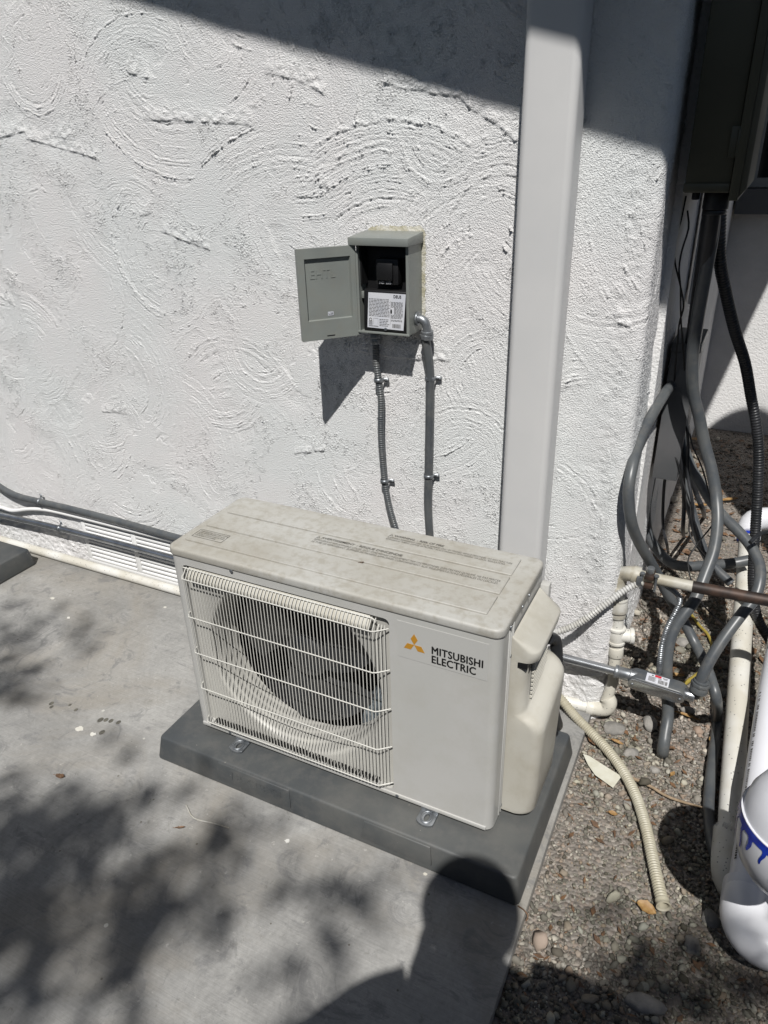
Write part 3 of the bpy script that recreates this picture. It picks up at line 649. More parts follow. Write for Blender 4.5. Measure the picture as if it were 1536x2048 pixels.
    for z, e in sl:
        rf = min(.024, e*.8); rb = min(.034, e*.8); ring = [(X, y0)]
        ring += [(X+e-rf+rf*math.sin(R(a)), y0+rf-rf*math.cos(R(a))) for a in range(0, 91, 15)]
        ring += [(X+e-rb+rb*math.cos(R(a)), y1-rb+rb*math.sin(R(a))) for a in range(0, 91, 15)]+[(X, y1)]
        n_ = len(ring); gz = .26*max(0, min(1, (z-.10)/.155)) if z < .31 else 0; q.v += [(x, y, z+gz*(y-y0)) for x, y in ring]; 
    for k in range(len(sl)-1):
        for m_ in range(n_-1): q.f.append((k*n_+m_, k*n_+m_+1, (k+1)*n_+m_+1, (k+1)*n_+m_)); q.mi.append(0)
    q.f.append(tuple(range(n_))); q.mi.append(0); q.f.append(tuple(range((len(sl)-1)*n_, len(sl)*n_))); q.mi.append(0)
    q.build('pipe_cover', 'plastic', hp)
    q = MB(); q.box(X+.0331, X+.0336, y0+.040, y0+.155, .330, .416); q.build('louvre_backing', 'frame', hp)
    q = MB(); q.box(X+.015, X+.0345, y0-.0012, y0+.03, .4245, .4355); q.build('grip_slot', 'black', hp)
    q = MB()
    for k in range(9):
        z = .318+k*.0108
        q.prism([(X+.0334, y0+.043, z), (X+.0385, y0+.043, z+.001), (X+.0385, y0+.043, z+.004), (X+.0334, y0+.043, z+.006)], (0, .11, 0))
    q.build('cover_louvre', 'plastic', hp)
    q = MB(); q.box(X+.0322, X+.0335, y0+.02, y1-.02, .400, .428); q.build('grip_hollow', 'black', hp)
    # rear flange
    q = MB(); q.box(X, X+.020, y1+.001, UD, .05, .50); q.build('rear_flange', 'unit', hp, bevel=.003)
    # mounting feet
    for x in (.135, .655):
        for yf, sg in ((0, -1), (UD, 1)):
            q = MB(); nn = 28; w2 = .0205; out = []; inn = []
            for i in range(nn):
                a = 2*math.pi*i/nn; c, s_ = math.cos(a), math.sin(a)
                ox = w2*max(-1, min(1, c*1.25)); oy = -.018+.020*s_ if s_ < 0 else -.018+.052*s_
                out.append((ox, oy)); inn.append((.0055*c, -.016+.0105*s_))
            T_ = lambda p, z: (x+p[0], yf-sg*(-1)*0+(p[1] if sg < 0 else -p[1]), z)
            v = [T_(p, .0065) for p in out]+[T_(p, .0065) for p in inn]+[T_(p, .0005) for p in out]+[T_(p, .0005) for p in inn]
            fs = [(i, (i+1) % nn, nn+(i+1) % nn, nn+i) for i in range(nn)]+[(2*nn+i, 2*nn+(i+1) % nn, 3*nn+(i+1) % nn, 3*nn+i) for i in range(nn)]
            fs += [(i, (i+1) % nn, 2*nn+(i+1) % nn, 2*nn+i) for i in range(nn)]+[(nn+i, nn+(i+1) % nn, 3*nn+(i+1) % nn, 3*nn+i) for i in range(nn)]
            q.add(v, fs); ft = q.build('mounting_foot', 'galv', hp, bevel=.001)
            q = MB(); q.tube([T_((.0125*math.cos(a), -.016+.0155*math.sin(a)), .0072) for a in (2*math.pi*i/20 for i in range(21))], .0022, 6, smooth=False, caps=False); q.build('slot_rim', 'galv', ft)
            q = MB(); q.box(x-w2, x+w2, yf+(.0 if sg < 0 else -.05), yf+(.05 if sg < 0 else 0), .0066, UB); q.build('foot_riser', 'galv', ft)
heat_pump()

# ------------------------------------------------------------------ small fittings
def single(name, q, material, label, cat, bevel=0, group=None, **k):
    o = q.build(name, material, None, bevel=bevel, **k); return tag(o, label, cat, group)
def ridged(r, pitch, amp, sharp=1.0):
    def f(s_):
        c = .5+.5*math.cos(2*math.pi*s_/pitch); return r+amp*(c**sharp-.5)
    return f
def strap(p, label, along, side, r, wall=(0, 1, 0)):
    """one-hole strap: band over a tube at p, foot with a screw towards `side`"""
    p = Vector(p); A = Vector(along).normalized(); Sd = Vector(side).normalized(); W_ = Vector(wall)
    t = thing('conduit_strap', label, 'strap', tuple(p), 'metal straps holding the conduits to the wall'); h = .0055; rr = r+.0012
    q = MB(); prof = [p-Sd*rr+W_*rr*.8]+[p-Sd*rr*math.cos(a)-W_*rr*math.sin(a) for a in (R(k) for k in range(0, 181, 20))]+[p+Sd*rr+W_*rr*.7, p+Sd*(rr+.003)+W_*(rr*.8), p+Sd*(rr+.015)+W_*(rr*.8)]
    a = [x-A*h for x in prof]; b = [x+A*h for x in prof]; n = len(prof)
    q.add(a+b, [(i, i+1, n+i+1, n+i) for i in range(n-1)]); o = q.build('band', 'galv', t)
    md = o.modifiers.new('s', 'SOLIDIFY'); md.thickness = .0016; md.offset = 0
    q = MB(); c = p+Sd*(rr+.010)+W_*(rr*.75); q.lathe([(.002, .0001), (.002, .0040), (-.001, .0038), (-.0025, .0024), (-.003, .0001)], c, W_, 12); q.build('screw', 'galv', t)

# conduits on the wall, left of the unit
def wp(lst, y): return [at(u, v, y) for u, v in lst]
q = MB(); q.tube([(-2.9, .556, .62), (-2.3, .556, .50)]+wp([(-90, 880), (-30, 948), (0, 974), (35, 992), (78, 1003), (150, 1020), (250, 1046), (345, 1073), (420, 1091), (520, 1110)], .556), .0125, 14)
single('flexible_conduit', q, 'conduit', 'smooth grey flexible conduit sagging along the wall at far left, uppermost of the runs', 'conduit')
q = MB(); q.tube([(-4.2, .565, .13), (-2.6, .565, .12)]+wp([(-60, 1000), (0, 1014), (25, 1021), (60, 1018), (95, 1020), (150, 1032), (250, 1057), (345, 1081), (440, 1104)], .565), .0075, 10)
single('painted_cable', q, 'painted', 'thin cable painted wall-white just under the grey flexible conduit', 'cable')
emt = thing('metal_conduit', 'long straight galvanised steel conduit running low along the wall behind the unit', 'conduit', (0, .545, .09))
q = MB(); q.tube([(-4.2, .548, .06), (-2.6, .548, .062), at(-60, 1016, .548), at(0, 1030, .548), at(120, 1057, .548), at(335, 1113, .546), (0, .545, .085), (.5, .542, .104), (.985, .54, .109)], .0115, 16, step=.05); q.build('tube', 'emt', emt)
e0 = Vector((.985, .54, .109))
q = MB(); q.cyl(e0-Vector((.028, 0, 0)), e0+Vector((.022, 0, 0)), .0155, 24); q.cyl(e0-Vector((.034, 0, 0)), e0-Vector((.026, 0, 0)), .0175, 24); q.cyl(e0-Vector((-.004, 0, 0)), e0+Vector((.010, 0, 0)), .0175, 24); q.build('coupling', 'galv', emt, bevel=.001)
strap(at(80, 1004, .556), 'small metal strap on the upper grey flexible conduit at far left', (1, 0, -.1), (0, 0, 1), .0125)
strap(at(120, 1057, .548), 'small metal strap on the straight steel conduit at far left', (1, 0, 0), (0, 0, 1), .0115)

# disconnect box
def disconnect():
    x0, x1, yf, yb, z0, z1 = .250, .385, .503, .577, .950, 1.152; tk = .0018
    t = thing('disconnect_box', 'small grey electrical disconnect box on the stucco wall with its door hanging open', 'electrical box', ((x0+x1)/2, yb, z0))
    q = MB(); q.box(x0, x0+tk, yf, yb, z0, z1); q.box(x1-tk, x1, yf, yb, z0, z1); q.box(x0+tk, x1-tk, yf, yb, z0, z0+tk); q.box(x0+tk, x1-tk, yb-tk, yb, z0+tk, z1)
    q.box(x1-.007, x1-tk, yf, yf+.0015, z0+tk, z1); q.build('enclosure', 'steelgrey', t)
    q = MB(); q.prism([(x0-.013, yf-.012, z1), (x1+.004, yf-.012, z1), (x1+.004, yf-.012, z1+.018), (x0-.013, yf-.012, z1+.018)], (0, .001, 0))
    q = MB(); X0, X1 = x0-.014, x1+.005
    q.add([(X0, yf-.014, z1-.001), (X1, yf-.014, z1-.001), (X1, yb, z1-.001), (X0, yb, z1-.001), (X0, yf-.014, z1+.017), (X1, yf-.014, z1+.017), (X1, yb, z1+.024), (X0, yb, z1+.024)], [(0, 3, 2, 1), (4, 5, 6, 7), (0, 1, 5, 4), (1, 2, 6, 5), (2, 3, 7, 6), (3, 0, 4, 7)])
    q.build('rain_hood', 'steelgrey', t, bevel=.0022)
    q = MB(); q.box(x0+tk, x1-tk, yb-.03, yb-tk-.001, z0+tk+.002, z1-.002); q.box(x0+tk+.0002, x0+.006, yf+.012, yb-.03, z0+.11, z1-.004); q.build('insulator', 'black', t)
    # breaker
    q = MB(); q.box(.292, .350, .520, .5465, 1.062, 1.120); br = q.build('pullout_switch', 'black', t, bevel=.002)
    q = MB(); q.box(.299, .338, .512, .5195, 1.072, 1.111); q.build('pull_handle', 'black', br, bevel=.002)
    q = MB(); q.box(.293, .336, .5178, .5197, 1.0625, 1.0705); pl = q.build('switch_plate', M['ink'], br)
    text('switch_lettering', 'OFF  ON', .0085, (.333, .5172, 1.0695), (-1, 0, 0), (0, 0, -1), 'sticker', br, sx=.95)
    q = MB(); q.box(.253, .273, .515, .525, 1.028, 1.044); q.build('terminal', 'steelgrey', t, bevel=.001); q = MB(); q.box(.350, .383, .520, .545, 1.034, 1.037); q.build('terminal_plate', 'steelgrey', t, bevel=.001)
    # dead front with its sheet of instructions, leaning back slightly
    q = MB(); q.prism([(x0+.010, yf+.006, z0+.004), (x0+.010, yf+.012, z0+.098), (x0+.010, yf+.030, z0+.100), (x0+.010, yf+.024, z0+.004)], (x1-x0-.014, 0, 0)); q.build('dead_front', 'black', t, bevel=.0015)
    def lab(u, w_, o=0): return (.270+u*.100, yf+.0052+.0056*w_*.95-o, z0+.011+.082*w_)
    q = MB(); q.add([lab(0, 0), lab(.97, -.02), lab(1.02, 1), lab(.03, 1), lab(0, 0, -.0008), lab(.97, -.02, -.0008), lab(1.02, 1, -.0008), lab(.03, 1, -.0008)], [(0, 1, 2, 3), (4, 5, 6, 7), (0, 1, 5, 4), (1, 2, 6, 5), (2, 3, 7, 6), (3, 0, 4, 7)]); sh = q.build('instruction_sheet', 'sticker', t)
    q = MB(); rr = random.Random(3)
    def bar(u0, u1, w0, w1): q.add([lab(u0, w0, .0005), lab(u1, w0, .0005), lab(u1, w1, .0005), lab(u0, w1, .0005)], [(0, 1, 2, 3)])
    for i in range(15):
        w_ = .90-.040*i; u = .05
        if i < 2: continue
        while u < .58:
            l = rr.uniform(.03, .09); bar(u, min(u+l, .60), w_, w_+.013); u += l+.014
    for i in range(20):
        w_ = .76-.028*i
        if .28 < w_ < .31: continue
        u = .72 if .42 < w_ < .60 else .64
        while u < .92:
            l = rr.uniform(.03, .08); bar(u, min(u+l, .95), w_, w_+.010); u += l+.014
    for i in range(5):
        u = .33
        while u < .55: l = rr.uniform(.03, .07); bar(u, u+l, .25-.045*i, .263-.045*i); u += l+.012
    for i in range(4): bar(.04, .14, .09+.03*i, .10+.03*i)
    bar(.17, .171+.003, .10, .28); bar(.29, .293, .10, .28); bar(.17, .29, .275, .28)
    bar(.04, .30, .045, .058); bar(.62, .624, .12, .80)
    u = .68
    while u < .90: l = rr.choice((.004, .008, .013)); bar(u, u+l, .04, .15); u += l+rr.choice((.005, .009))
    q.build('printed_lines', 'ink_faded', sh)
    q = MB(); q.add([lab(.645+.022*math.cos(a), .50+.065*math.sin(a), .0006) for a in (2*math.pi*i/18 for i in range(18))], [tuple(range(18))]); q.build('printed_mark', 'ink', sh)
    text('maker_lettering', 'DEUS', .0095, lab(.70, .885, .0007), (1, 0, 0), (0, .056, .82), 'ink', sh, bold=.0002, sx=.9)
    q = MB(); q.add([lab(.09+.04*math.cos(a), .235+.05*math.sin(a), .0006) for a in (2*math.pi*i/18 for i in range(18))]+[lab(.09+.028*math.cos(a), .235+.036*math.sin(a), .0006) for a in (2*math.pi*i/18 for i in range(18))], [(i, (i+1) % 18, 18+(i+1) % 18, 18+i) for i in range(18)]); q.build('printed_ring', 'ink_faded', sh)
    q = MB(); q.lathe([(0, .0001), (0, .004), (-.002, .0035), (-.003, .0001)], (.320, yf+.0045, z0+.0095), (0, 1, 0), 16); q.build('screw', 'galv', t)
    # door
    H = Vector((x0-.001, yf-.001, 0)); d = Vector((-.66, -.751, 0)).normalized(); n = Vector((.751, -.66, 0)); Wd = .143; za, zb = .941, 1.150
    def dp(u, w_, z): return tuple(H+d*u+n*w_+Vector((0, 0, z)))
    q = MB(); ua, ub, zc, zd = .014, .127, .986, 1.128; dep = .0065
    def quad(*p): q.add([dp(*a) for a in p], [(0, 1, 2, 3)])
    hole = [(ua+(x-ua), z) for x, z in rrect(ua, ub, zc, zd, .006, 3)]; N_ = len(hole)
    # plate around hole, via strips
    quad((0, 0, za), (Wd, 0, za), (Wd, 0, zc), (0, 0, zc)); quad((0, 0, zd), (Wd, 0, zd), (Wd, 0, zb), (0, 0, zb)); quad((0, 0, zc), (ua, 0, zc), (ua, 0, zd), (0, 0, zd)); quad((ub, 0, zc), (Wd, 0, zc), (Wd, 0, zd), (ub, 0, zd))
    i_ = .0022
    a = [(ua, 0, zc), (ub, 0, zc), (ub, 0, zd), (ua, 0, zd)]; b = [(ua+i_, -dep, zc+i_), (ub-i_, -dep, zc+i_), (ub-i_, -dep, zd-.001), (ua+i_, -dep, zd-.001)]
    q.add([dp(*p) for p in a+b], [(0, 1, 5, 4), (1, 2, 6, 5), (2, 3, 7, 6), (3, 0, 4, 7), (4, 5, 6, 7)])
    # returned edges
    for p in (((0, 0, za), (Wd, 0, za), (Wd, -.010, za), (0, -.010, za)), ((0, 0, zb), (Wd, 0, zb), (Wd, -.010, zb), (0, -.010, zb)), ((Wd, 0, za), (Wd, 0, zb), (Wd, -.012, zb), (Wd, -.012, za))): quad(*p)
    dr = q.build('door', 'steelgrey', t)
    dr.data.polygons.foreach_set('use_smooth', [False]*len(dr.data.polygons))
    md = dr.modifiers.new('s', 'SOLIDIFY'); md.thickness = .0014; md.offset = 0
    q = MB(); q.cyl(dp(-.003, -.001, za+.004), dp(-.003, -.001, zb-.012), .0032, 12); q.cyl(dp(.0035, .001, za+.002), dp(.0035, .001, zb-.014), .0016, 8); q.build('hinge', 'steelgrey', dr)
    text('embossed_lettering', 'EHTL', .029, dp(ub-.012, -dep+.0009, zd-.046), -d, (0, 0, 1), 'steelgrey', dr, sx=.95, depth=.0006)
    q = MB(); s_ = [(.061, .995), (.075, .995), (.075, 1.004), (.061, 1.004)]; q.prism([dp(u, -dep+.0012, z) for u, z in s_], tuple(n*.0003)); st = q.build('number_sticker', 'sticker', dr)
    text('sticker_number', 'L:25', .0066, dp(.0735, -dep+.0018, .9972), -d, (0, 0, 1), 'ink', dr, bold=.0001)
    q = MB(); q.prism([dp(u, .0008, z) for u, z in ((.062, .9475), (.082, .9475), (.082, .9500), (.062, .9500))], tuple(n*.0003)); q.build('latch_slot', 'black', dr)
    # bottom lip, seal bead round the back
    q = MB(); q.box(x0-.002, x1+.0015, yf-.004, yf-.0005, z0-.0015, z0+.003); q.build('bottom_lip', 'steelgrey', t, bevel=.0008)
    q = MB(); yb2 = D-.0015; rr2 = random.Random(8); pth = [(x1-.004, z0+.02), (x1-.003, z1), (x1-.001, z1+.022), (x1-.02, z1+.022), (x0+.02, z1+.022), (x0-.008, z1+.016)]; out_ = []; in_ = []
    for (xa, za_), (xb, zb_) in zip(pth, pth[1:]):
        nn_ = max(2, int(math.hypot(xb-xa, zb_-za_)/.004)); L_ = math.hypot(xb-xa, zb_-za_); nx_, nz_ = (zb_-za_)/L_, -(xb-xa)/L_
        if nx_*(.5*(xa+xb)-.3175)+nz_*(.5*(za_+zb_)-1.05) < 0: nx_, nz_ = -nx_, -nz_
        for k in range(nn_):
            t_ = k/nn_; w_ = .0125+rr2.uniform(-.002, .002); x_, z_ = xa+(xb-xa)*t_, za_+(zb_-za_)*t_; in_.append((x_, yb2-.002, z_)); out_.append((x_+nx_*w_, yb2+.0005, z_+nz_*w_))
    n_ = len(in_); q.add(in_+out_, [(k, k+1, n_+k+1, n_+k) for k in range(n_-1)]); q.build('seal_bead', 'caulk', t)
disconnect()
# the two whips running down behind the unit
w1 = thing('cable_whip', 'thin ribbed grey flexible conduit hanging from the underside of the disconnect box', 'conduit', at(750, 690, .548))
q = MB(); q.tube(wp([(751, 672), (752, 700), (753, 730), (757, 760), (762, 800), (762, 870), (766, 930), (771, 975), (779, 1015), (789, 1050), (806, 1100)], .561), ridged(.0088, .0062, .0016), 12, step=.0011); q.build('armoured_tube', 'conduit', w1)
a = Vector(at(751, 668, .555)); q = MB(); q.cyl(a, a+Vector((0, 0, -.010)), .0155, 6); q.cyl(a+Vector((0, 0, -.0105)), a+Vector((0, 0, -.024)), .0135, 20); q.build('connector', 'galv', w1, bevel=.001)
w2 = thing('cable_whip', 'smooth grey liquidtight conduit dropping from the metal elbow at the right of the disconnect box', 'conduit', at(850, 690, .548))
q = MB(); q.tube([at(849, 668, .546), at(853, 690, .550), at(858, 725, .556), at(860, 760, .559), at(859, 850, .560), at(857, 950, .560), at(856, 1010, .560), at(860, 1080, .560)], .0112, 14); q.build('tube', 'conduit', w2)
el = [Vector((.386, .545, at(833, 637, .545)[2])), Vector((.397, .545, at(833, 637, .545)[2]-.001))]
zc = el[0].z
q = MB(); q.tube([(.387, .545, zc), (.398, .545, zc-.001), (.407, .546, zc-.008), (.411, .547, zc-.022), (.412, .547, zc-.03)], .0105, 16, step=.003); q.cyl((.3855, .545, zc), (.3905, .545, zc), .0165, 24)
q.cyl((.412, .547, zc-.028), (.412, .548, zc-.036), .0150, 24); q.cyl((.412, .548, zc-.0362), (.411, .5485, zc-.048), .0165, 8); q.build('elbow_connector', 'galv', w2, bevel=.0008)
for (u, v, tt, r_, lb) in ((757, 760, w1, .0098, 'upper metal strap on the thin ribbed conduit below the disconnect box'), (769, 962, w1, .0098, 'lower metal strap on the thin ribbed conduit'),
                           (860, 757, w2, .0112, 'upper metal strap on the smooth grey conduit right of the disconnect box'), (857, 952, w2, .0112, 'lower metal strap on the smooth grey conduit')):
    strap(at(u, v, .561), lb, (0, 0, 1), (1, 0, 0), r_)

# ------------------------------------------------------------------ low plumbing
dp_ = thing('drain_pipe', 'white plastic pipe lying along the foot of the wall and turning up at the corner', 'pipe', (0, .55, GZ))
yc, zc = .552, GZ+.018
E1 = Vector(at(1206, 1418, .575)); E1 = Vector((E1.x, .575, -.062))
q = MB(); q.tube([(-5, yc, zc), (-1, yc, zc), (.55, yc+.004, zc), (.80, .562, -.058), (E1.x-.022, .574, -.062)], .0165, 16, smooth=False); q.build('run', 'pvc_worn', dp_)
up0 = Vector(at(1226, 1362, .59)); up1 = Vector(at(1234, 1270, .60)); top = Vector(at(1241, 1150, .61))
q = MB(); q.tube([E1+Vector((-.034, 0, 0)), E1+Vector((-.012, 0, .002)), E1+Vector((.008, .001, .010)), E1+Vector((.014, .004, .030)), E1.lerp(up0, .45)], .0205, 16, step=.004); q.cyl(E1+Vector((-.042, 0, 0)), E1+Vector((-.024, 0, .0)), .0225, 20); q.build('lower_elbow', 'pvc_worn', dp_, bevel=.001)
q = MB(); q.tube([E1.lerp(up0, .3), up0, up1, top.lerp(up1, .25)], .0150, 16, smooth=False); q.build('riser', 'pvc_worn', dp_)
q = MB(); tv = (top-up1).normalized()
q.cyl(up1-tv*.020, up1+tv*.020, .0200, 20); q.cyl(up1-tv*.024, up1-tv*.016, .0222, 20); q.cyl(up1+tv*.016, up1+tv*.024, .0222, 20); q.cyl(up1, up1+Vector((.036, .012, 0)), .0185, 20); q.cyl(up1+Vector((.030, .010, 0)), up1+Vector((.040, .0133, 0)), .0215, 20); q.build('tee', 'pvc_worn', dp_, bevel=.001)
q = MB(); c2 = up1.lerp(top, .50); q.cyl(c2-tv*.016, c2+tv*.016, .0240, 20, r2=.0215); q.cyl(c2+tv*.016, c2+tv*.022, .0225, 20); q.cyl(c2-tv*.034, c2-tv*.016, .0195, 20); q.build('coupling', 'pvc_old', dp_, bevel=.001)
q = MB(); c3 = up1-tv*.050; q.cyl(c3-tv*.014, c3+tv*.014, .0195, 20); q.build('lower_coupling', 'pvc_worn', dp_, bevel=.0015)
# iron pipe crossing to the right
ip = thing('iron_pipe', 'horizontal pipe, white at its elbow and rusty black to the right', 'pipe', tuple(top))
h0 = Vector(at(1262, 1147, .60)); h1 = Vector(at(1385, 1173, .60)); h2 = Vector(at(1640, 1220, .60))
q = MB(); q.tube([top+Vector((-.002, 0, -.040)), top+Vector((-.001, 0, -.010)), top+Vector((.008, 0, .004)), h0, h0+Vector((.016, 0, .0))], .0195, 18, step=.004); q.cyl(top+Vector((-.003, 0, -.048)), top+Vector((-.002, 0, -.030)), .0235, 20); q.cyl(h0+Vector((.004, 0, 0)), h0+Vector((.022, 0, -.002)), .0225, 20); q.build('elbow', 'pvc_old', ip, bevel=.001)
q = MB(); q.cyl(h0, h1, .0140, 20); q.build('painted_end', 'pvc_old', ip)
q = MB(); q.tube([h1, h1.lerp(h2, .5), h2], .0145, 18, smooth=False); q.build('rusty_run', 'rust', ip)
# grounding clamp
cl = Vector(at(1299, 1158, .596)); gc = thing('ground_clamp', 'bronze and steel grounding clamp bolted round the white pipe', 'clamp', tuple(cl))
q = MB(); q.box(cl.x-.011, cl.x+.011, cl.y-.019, cl.y+.019, cl.z+.006, cl.z+.019); q.box(cl.x-.011, cl.x+.011, cl.y-.019, cl.y+.019, cl.z-.020, cl.z-.006); q.build('jaw', 'rust', gc, bevel=.003)
q = MB()
for sx_ in (-1, 1): q.cyl((cl.x+.0165*sx_, cl.y-.016, cl.z-.024), (cl.x+.0165*sx_, cl.y-.016, cl.z+.026), .0032, 10); q.cyl((cl.x+.0165*sx_, cl.y-.016, cl.z+.018), (cl.x+.0165*sx_, cl.y-.016, cl.z+.024), .0065, 6)
q.cyl((cl.x, cl.y, cl.z+.018), (cl.x, cl.y-.002, cl.z+.034), .009, 14); q.box(cl.x-.028, cl.x-.016, cl.y-.024, cl.y+.002, cl.z-.012, cl.z+.012); q.build('bolt', 'galv', gc, bevel=.001)

# white corrugated cable from the unit up to the clamp, and the armoured ground wire beyond it
q = MB(); q.tube([at(1070, 1262, .45), at(1088, 1267, .48), at(1120, 1262, .50), at(1160, 1245, .52), at(1205, 1213, .54), at(1250, 1180, .57), at(1287, 1163, .585)], ridged(.0085, .0074, .0026), 12, step=.0014)
single('flexible_cable', q, 'flex', 'white spiral flexible cable curving from behind the unit up to the clamp', 'cable')
q = MB(); q.tube([at(1314, 1158, .595), at(1330, 1170, .61), at(1350, 1184, .62), at(1360, 1200, .62), at(1352, 1222, .61), at(1341, 1242, .60), at(1332, 1262, .59), at(1324, 1290, .57), at(1320, 1322, .56), at(1318, 1345, .57)], ridged(.0068, .0052, .0016), 10, step=.0011)
single('armoured_ground_wire', q, 'galv', 'thin spiral armoured steel cable hanging down from the grounding clamp', 'cable')

# conduit body with its label
A_ = Vector(at(1258, 1352, .54)); B_ = Vector(at(1372, 1388, .54)); A_.y = B_.y = .54; ax_ = (B_-A_).normalized()
lb = thing('junction_fitting', 'die-cast grey conduit fitting with oval cover plate and white barcode label', 'conduit fitting', tuple((A_+B_)/2))
up_ = Vector((0, -.22, .97)); up_ = (up_-ax_*up_.dot(ax_)).normalized(); fw = ax_.cross(up_)   # towards the camera
if fw.y > 0: fw = -fw
c0 = (A_+B_)/2; hl = (B_-A_).length/2
q = MB(); pts = []
for i in range(32):
    a = 2*math.pi*i/32; pts.append((max(-1, min(1, 1.35*math.cos(a)))*hl*1.0 if abs(math.cos(a)) < .74 else math.copysign(hl*(.80+.2*abs(math.cos(a))), math.cos(a)), .0215*math.sin(a)))
pts = [(x*1.0, z) for x, z in rrect(-hl, hl, -.0205, .0205, .0195, 7)]
q.prism([c0+ax_*x+up_*z-fw*.020 for x, z in pts], fw*.038); body = q.build('casting', 'conduit', lb, bevel=.004, seg=3)
q = MB(); q.prism([c0+ax_*x*.985+up_*z*.95+fw*.0182 for x, z in pts], fw*.0045); cvp = q.build('cover_plate', 'emt', lb, bevel=.001)
for s_ in (-1, 1):
    q = MB(); q.lathe([(0, .0001), (0, .0042), (.002, .0036), (.0028, .0001)], c0+ax_*s_*(hl-.012)+fw*.0228, fw, 14); q.build('screw', 'galv', cvp)
q = MB(); q.cyl(A_-ax_*.022, A_+ax_*.010, .0150, 22); q.build('hub', 'emt', lb, bevel=.001); q = MB(); q.cyl(B_-ax_*.008, B_+ax_*.020, .0155, 22); q.build('hub', 'emt', lb, bevel=.001)
o_ = c0+up_*.0208
def lp(u, w_, k=0): return o_+ax_*(u*.056-.030)+fw*(w_*.028-.0125)+up_*(.0002+k)
q = MB(); q.prism([lp(0, 0), lp(1, 0), lp(1, 1), lp(0, 1)], up_*.0003); lbl = q.build('barcode_label', 'sticker', lb)
q = MB(); q.add([lp(.36, .02, .0006), lp(.64, .02, .0006), lp(.64, .26, .0006), lp(.36, .26, .0006)], [(0, 1, 2, 3)]); q.build('label_flash', 'red', lbl)
q = MB(); rr_ = random.Random(5)
def lbar(a0, a1, b0, b1): q.add([lp(a0, b0, .0006), lp(a1, b0, .0006), lp(a1, b1, .0006), lp(a0, b1, .0006)], [(0, 1, 2, 3)])
u = .54
while u < .93: l = rr_.choice((.010, .018, .03)); lbar(u, u+l, .45, .90); u += l+rr_.choice((.012, .02))
for i in range(7): lbar(.10, .44-.03*(i % 3), .32+.08*i, .36+.08*i)
lbar(.22, .30, .10, .22); lbar(.70, .92, .12, .18); lbar(.74, .90, .24, .29); lbar(.50, .66, .32, .38)
q.build('label_print', 'ink_faded', lbl)

# flexible conduits in the corner.  (pixel u, v, depth y) or (u, v, ('z', height))
def path(lst):
    return [at(u, v, k[1], 2) if isinstance(k, tuple) else at(u, v, k) for u, v, k in lst]
g_ = ('z', GG+.018)
def cond(name, label, lst, r, material='conduit', cat='conduit', n=14, group=None):
    q = MB(); q.tube(path(lst), r, n, step=.012 if not callable(r) else .0016); return single(name, q, material, label, cat, group=group)
GRP = 'grey conduits looping through the corner'
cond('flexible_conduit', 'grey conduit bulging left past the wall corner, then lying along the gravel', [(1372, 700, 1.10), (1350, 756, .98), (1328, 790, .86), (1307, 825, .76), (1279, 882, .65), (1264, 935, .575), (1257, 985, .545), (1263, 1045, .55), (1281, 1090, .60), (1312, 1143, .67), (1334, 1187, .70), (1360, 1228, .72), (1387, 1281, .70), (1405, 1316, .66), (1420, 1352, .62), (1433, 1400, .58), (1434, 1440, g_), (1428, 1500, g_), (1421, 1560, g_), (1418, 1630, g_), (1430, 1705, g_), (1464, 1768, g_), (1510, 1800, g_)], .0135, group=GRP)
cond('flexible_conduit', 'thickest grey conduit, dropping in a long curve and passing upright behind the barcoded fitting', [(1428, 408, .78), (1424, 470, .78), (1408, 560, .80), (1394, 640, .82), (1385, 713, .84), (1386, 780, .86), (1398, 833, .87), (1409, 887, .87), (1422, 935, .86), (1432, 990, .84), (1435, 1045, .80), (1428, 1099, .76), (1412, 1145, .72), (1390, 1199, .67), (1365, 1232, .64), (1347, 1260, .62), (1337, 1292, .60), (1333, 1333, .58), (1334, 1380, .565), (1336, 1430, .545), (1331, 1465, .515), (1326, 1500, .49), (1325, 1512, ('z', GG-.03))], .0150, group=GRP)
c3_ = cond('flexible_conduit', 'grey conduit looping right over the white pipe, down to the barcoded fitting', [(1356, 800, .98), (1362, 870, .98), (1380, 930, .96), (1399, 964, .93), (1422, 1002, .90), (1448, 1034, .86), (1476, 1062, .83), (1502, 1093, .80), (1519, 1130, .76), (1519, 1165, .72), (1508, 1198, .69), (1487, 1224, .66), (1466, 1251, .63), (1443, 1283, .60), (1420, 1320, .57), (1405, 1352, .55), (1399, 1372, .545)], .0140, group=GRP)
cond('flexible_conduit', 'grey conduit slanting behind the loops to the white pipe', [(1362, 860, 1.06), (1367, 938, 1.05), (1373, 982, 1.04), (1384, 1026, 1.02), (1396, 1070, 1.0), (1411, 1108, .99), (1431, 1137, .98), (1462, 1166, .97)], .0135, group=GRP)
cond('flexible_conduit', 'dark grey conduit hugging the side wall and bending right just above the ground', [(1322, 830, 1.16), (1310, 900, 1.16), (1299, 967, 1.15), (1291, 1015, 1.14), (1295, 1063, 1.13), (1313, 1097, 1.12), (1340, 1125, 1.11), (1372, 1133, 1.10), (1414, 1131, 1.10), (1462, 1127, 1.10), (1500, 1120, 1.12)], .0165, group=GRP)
cond('corrugated_conduit', 'ribbed grey conduit hanging down the right side in front of the white pipe', [(1440, 405, .80), (1439, 511, .84), (1450, 578, .88), (1469, 659, .93), (1490, 726, .97), (1502, 793, 1.0), (1512, 847, 1.0), (1517, 900, 1.0), (1516, 967, .99), (1511, 1055, .98), (1507, 1114, .97), (1506, 1172, .96), (1515, 1235, .95), (1545, 1290, .95)], ridged(.0135, .0075, .0016), 'conduit_dark', group=GRP)
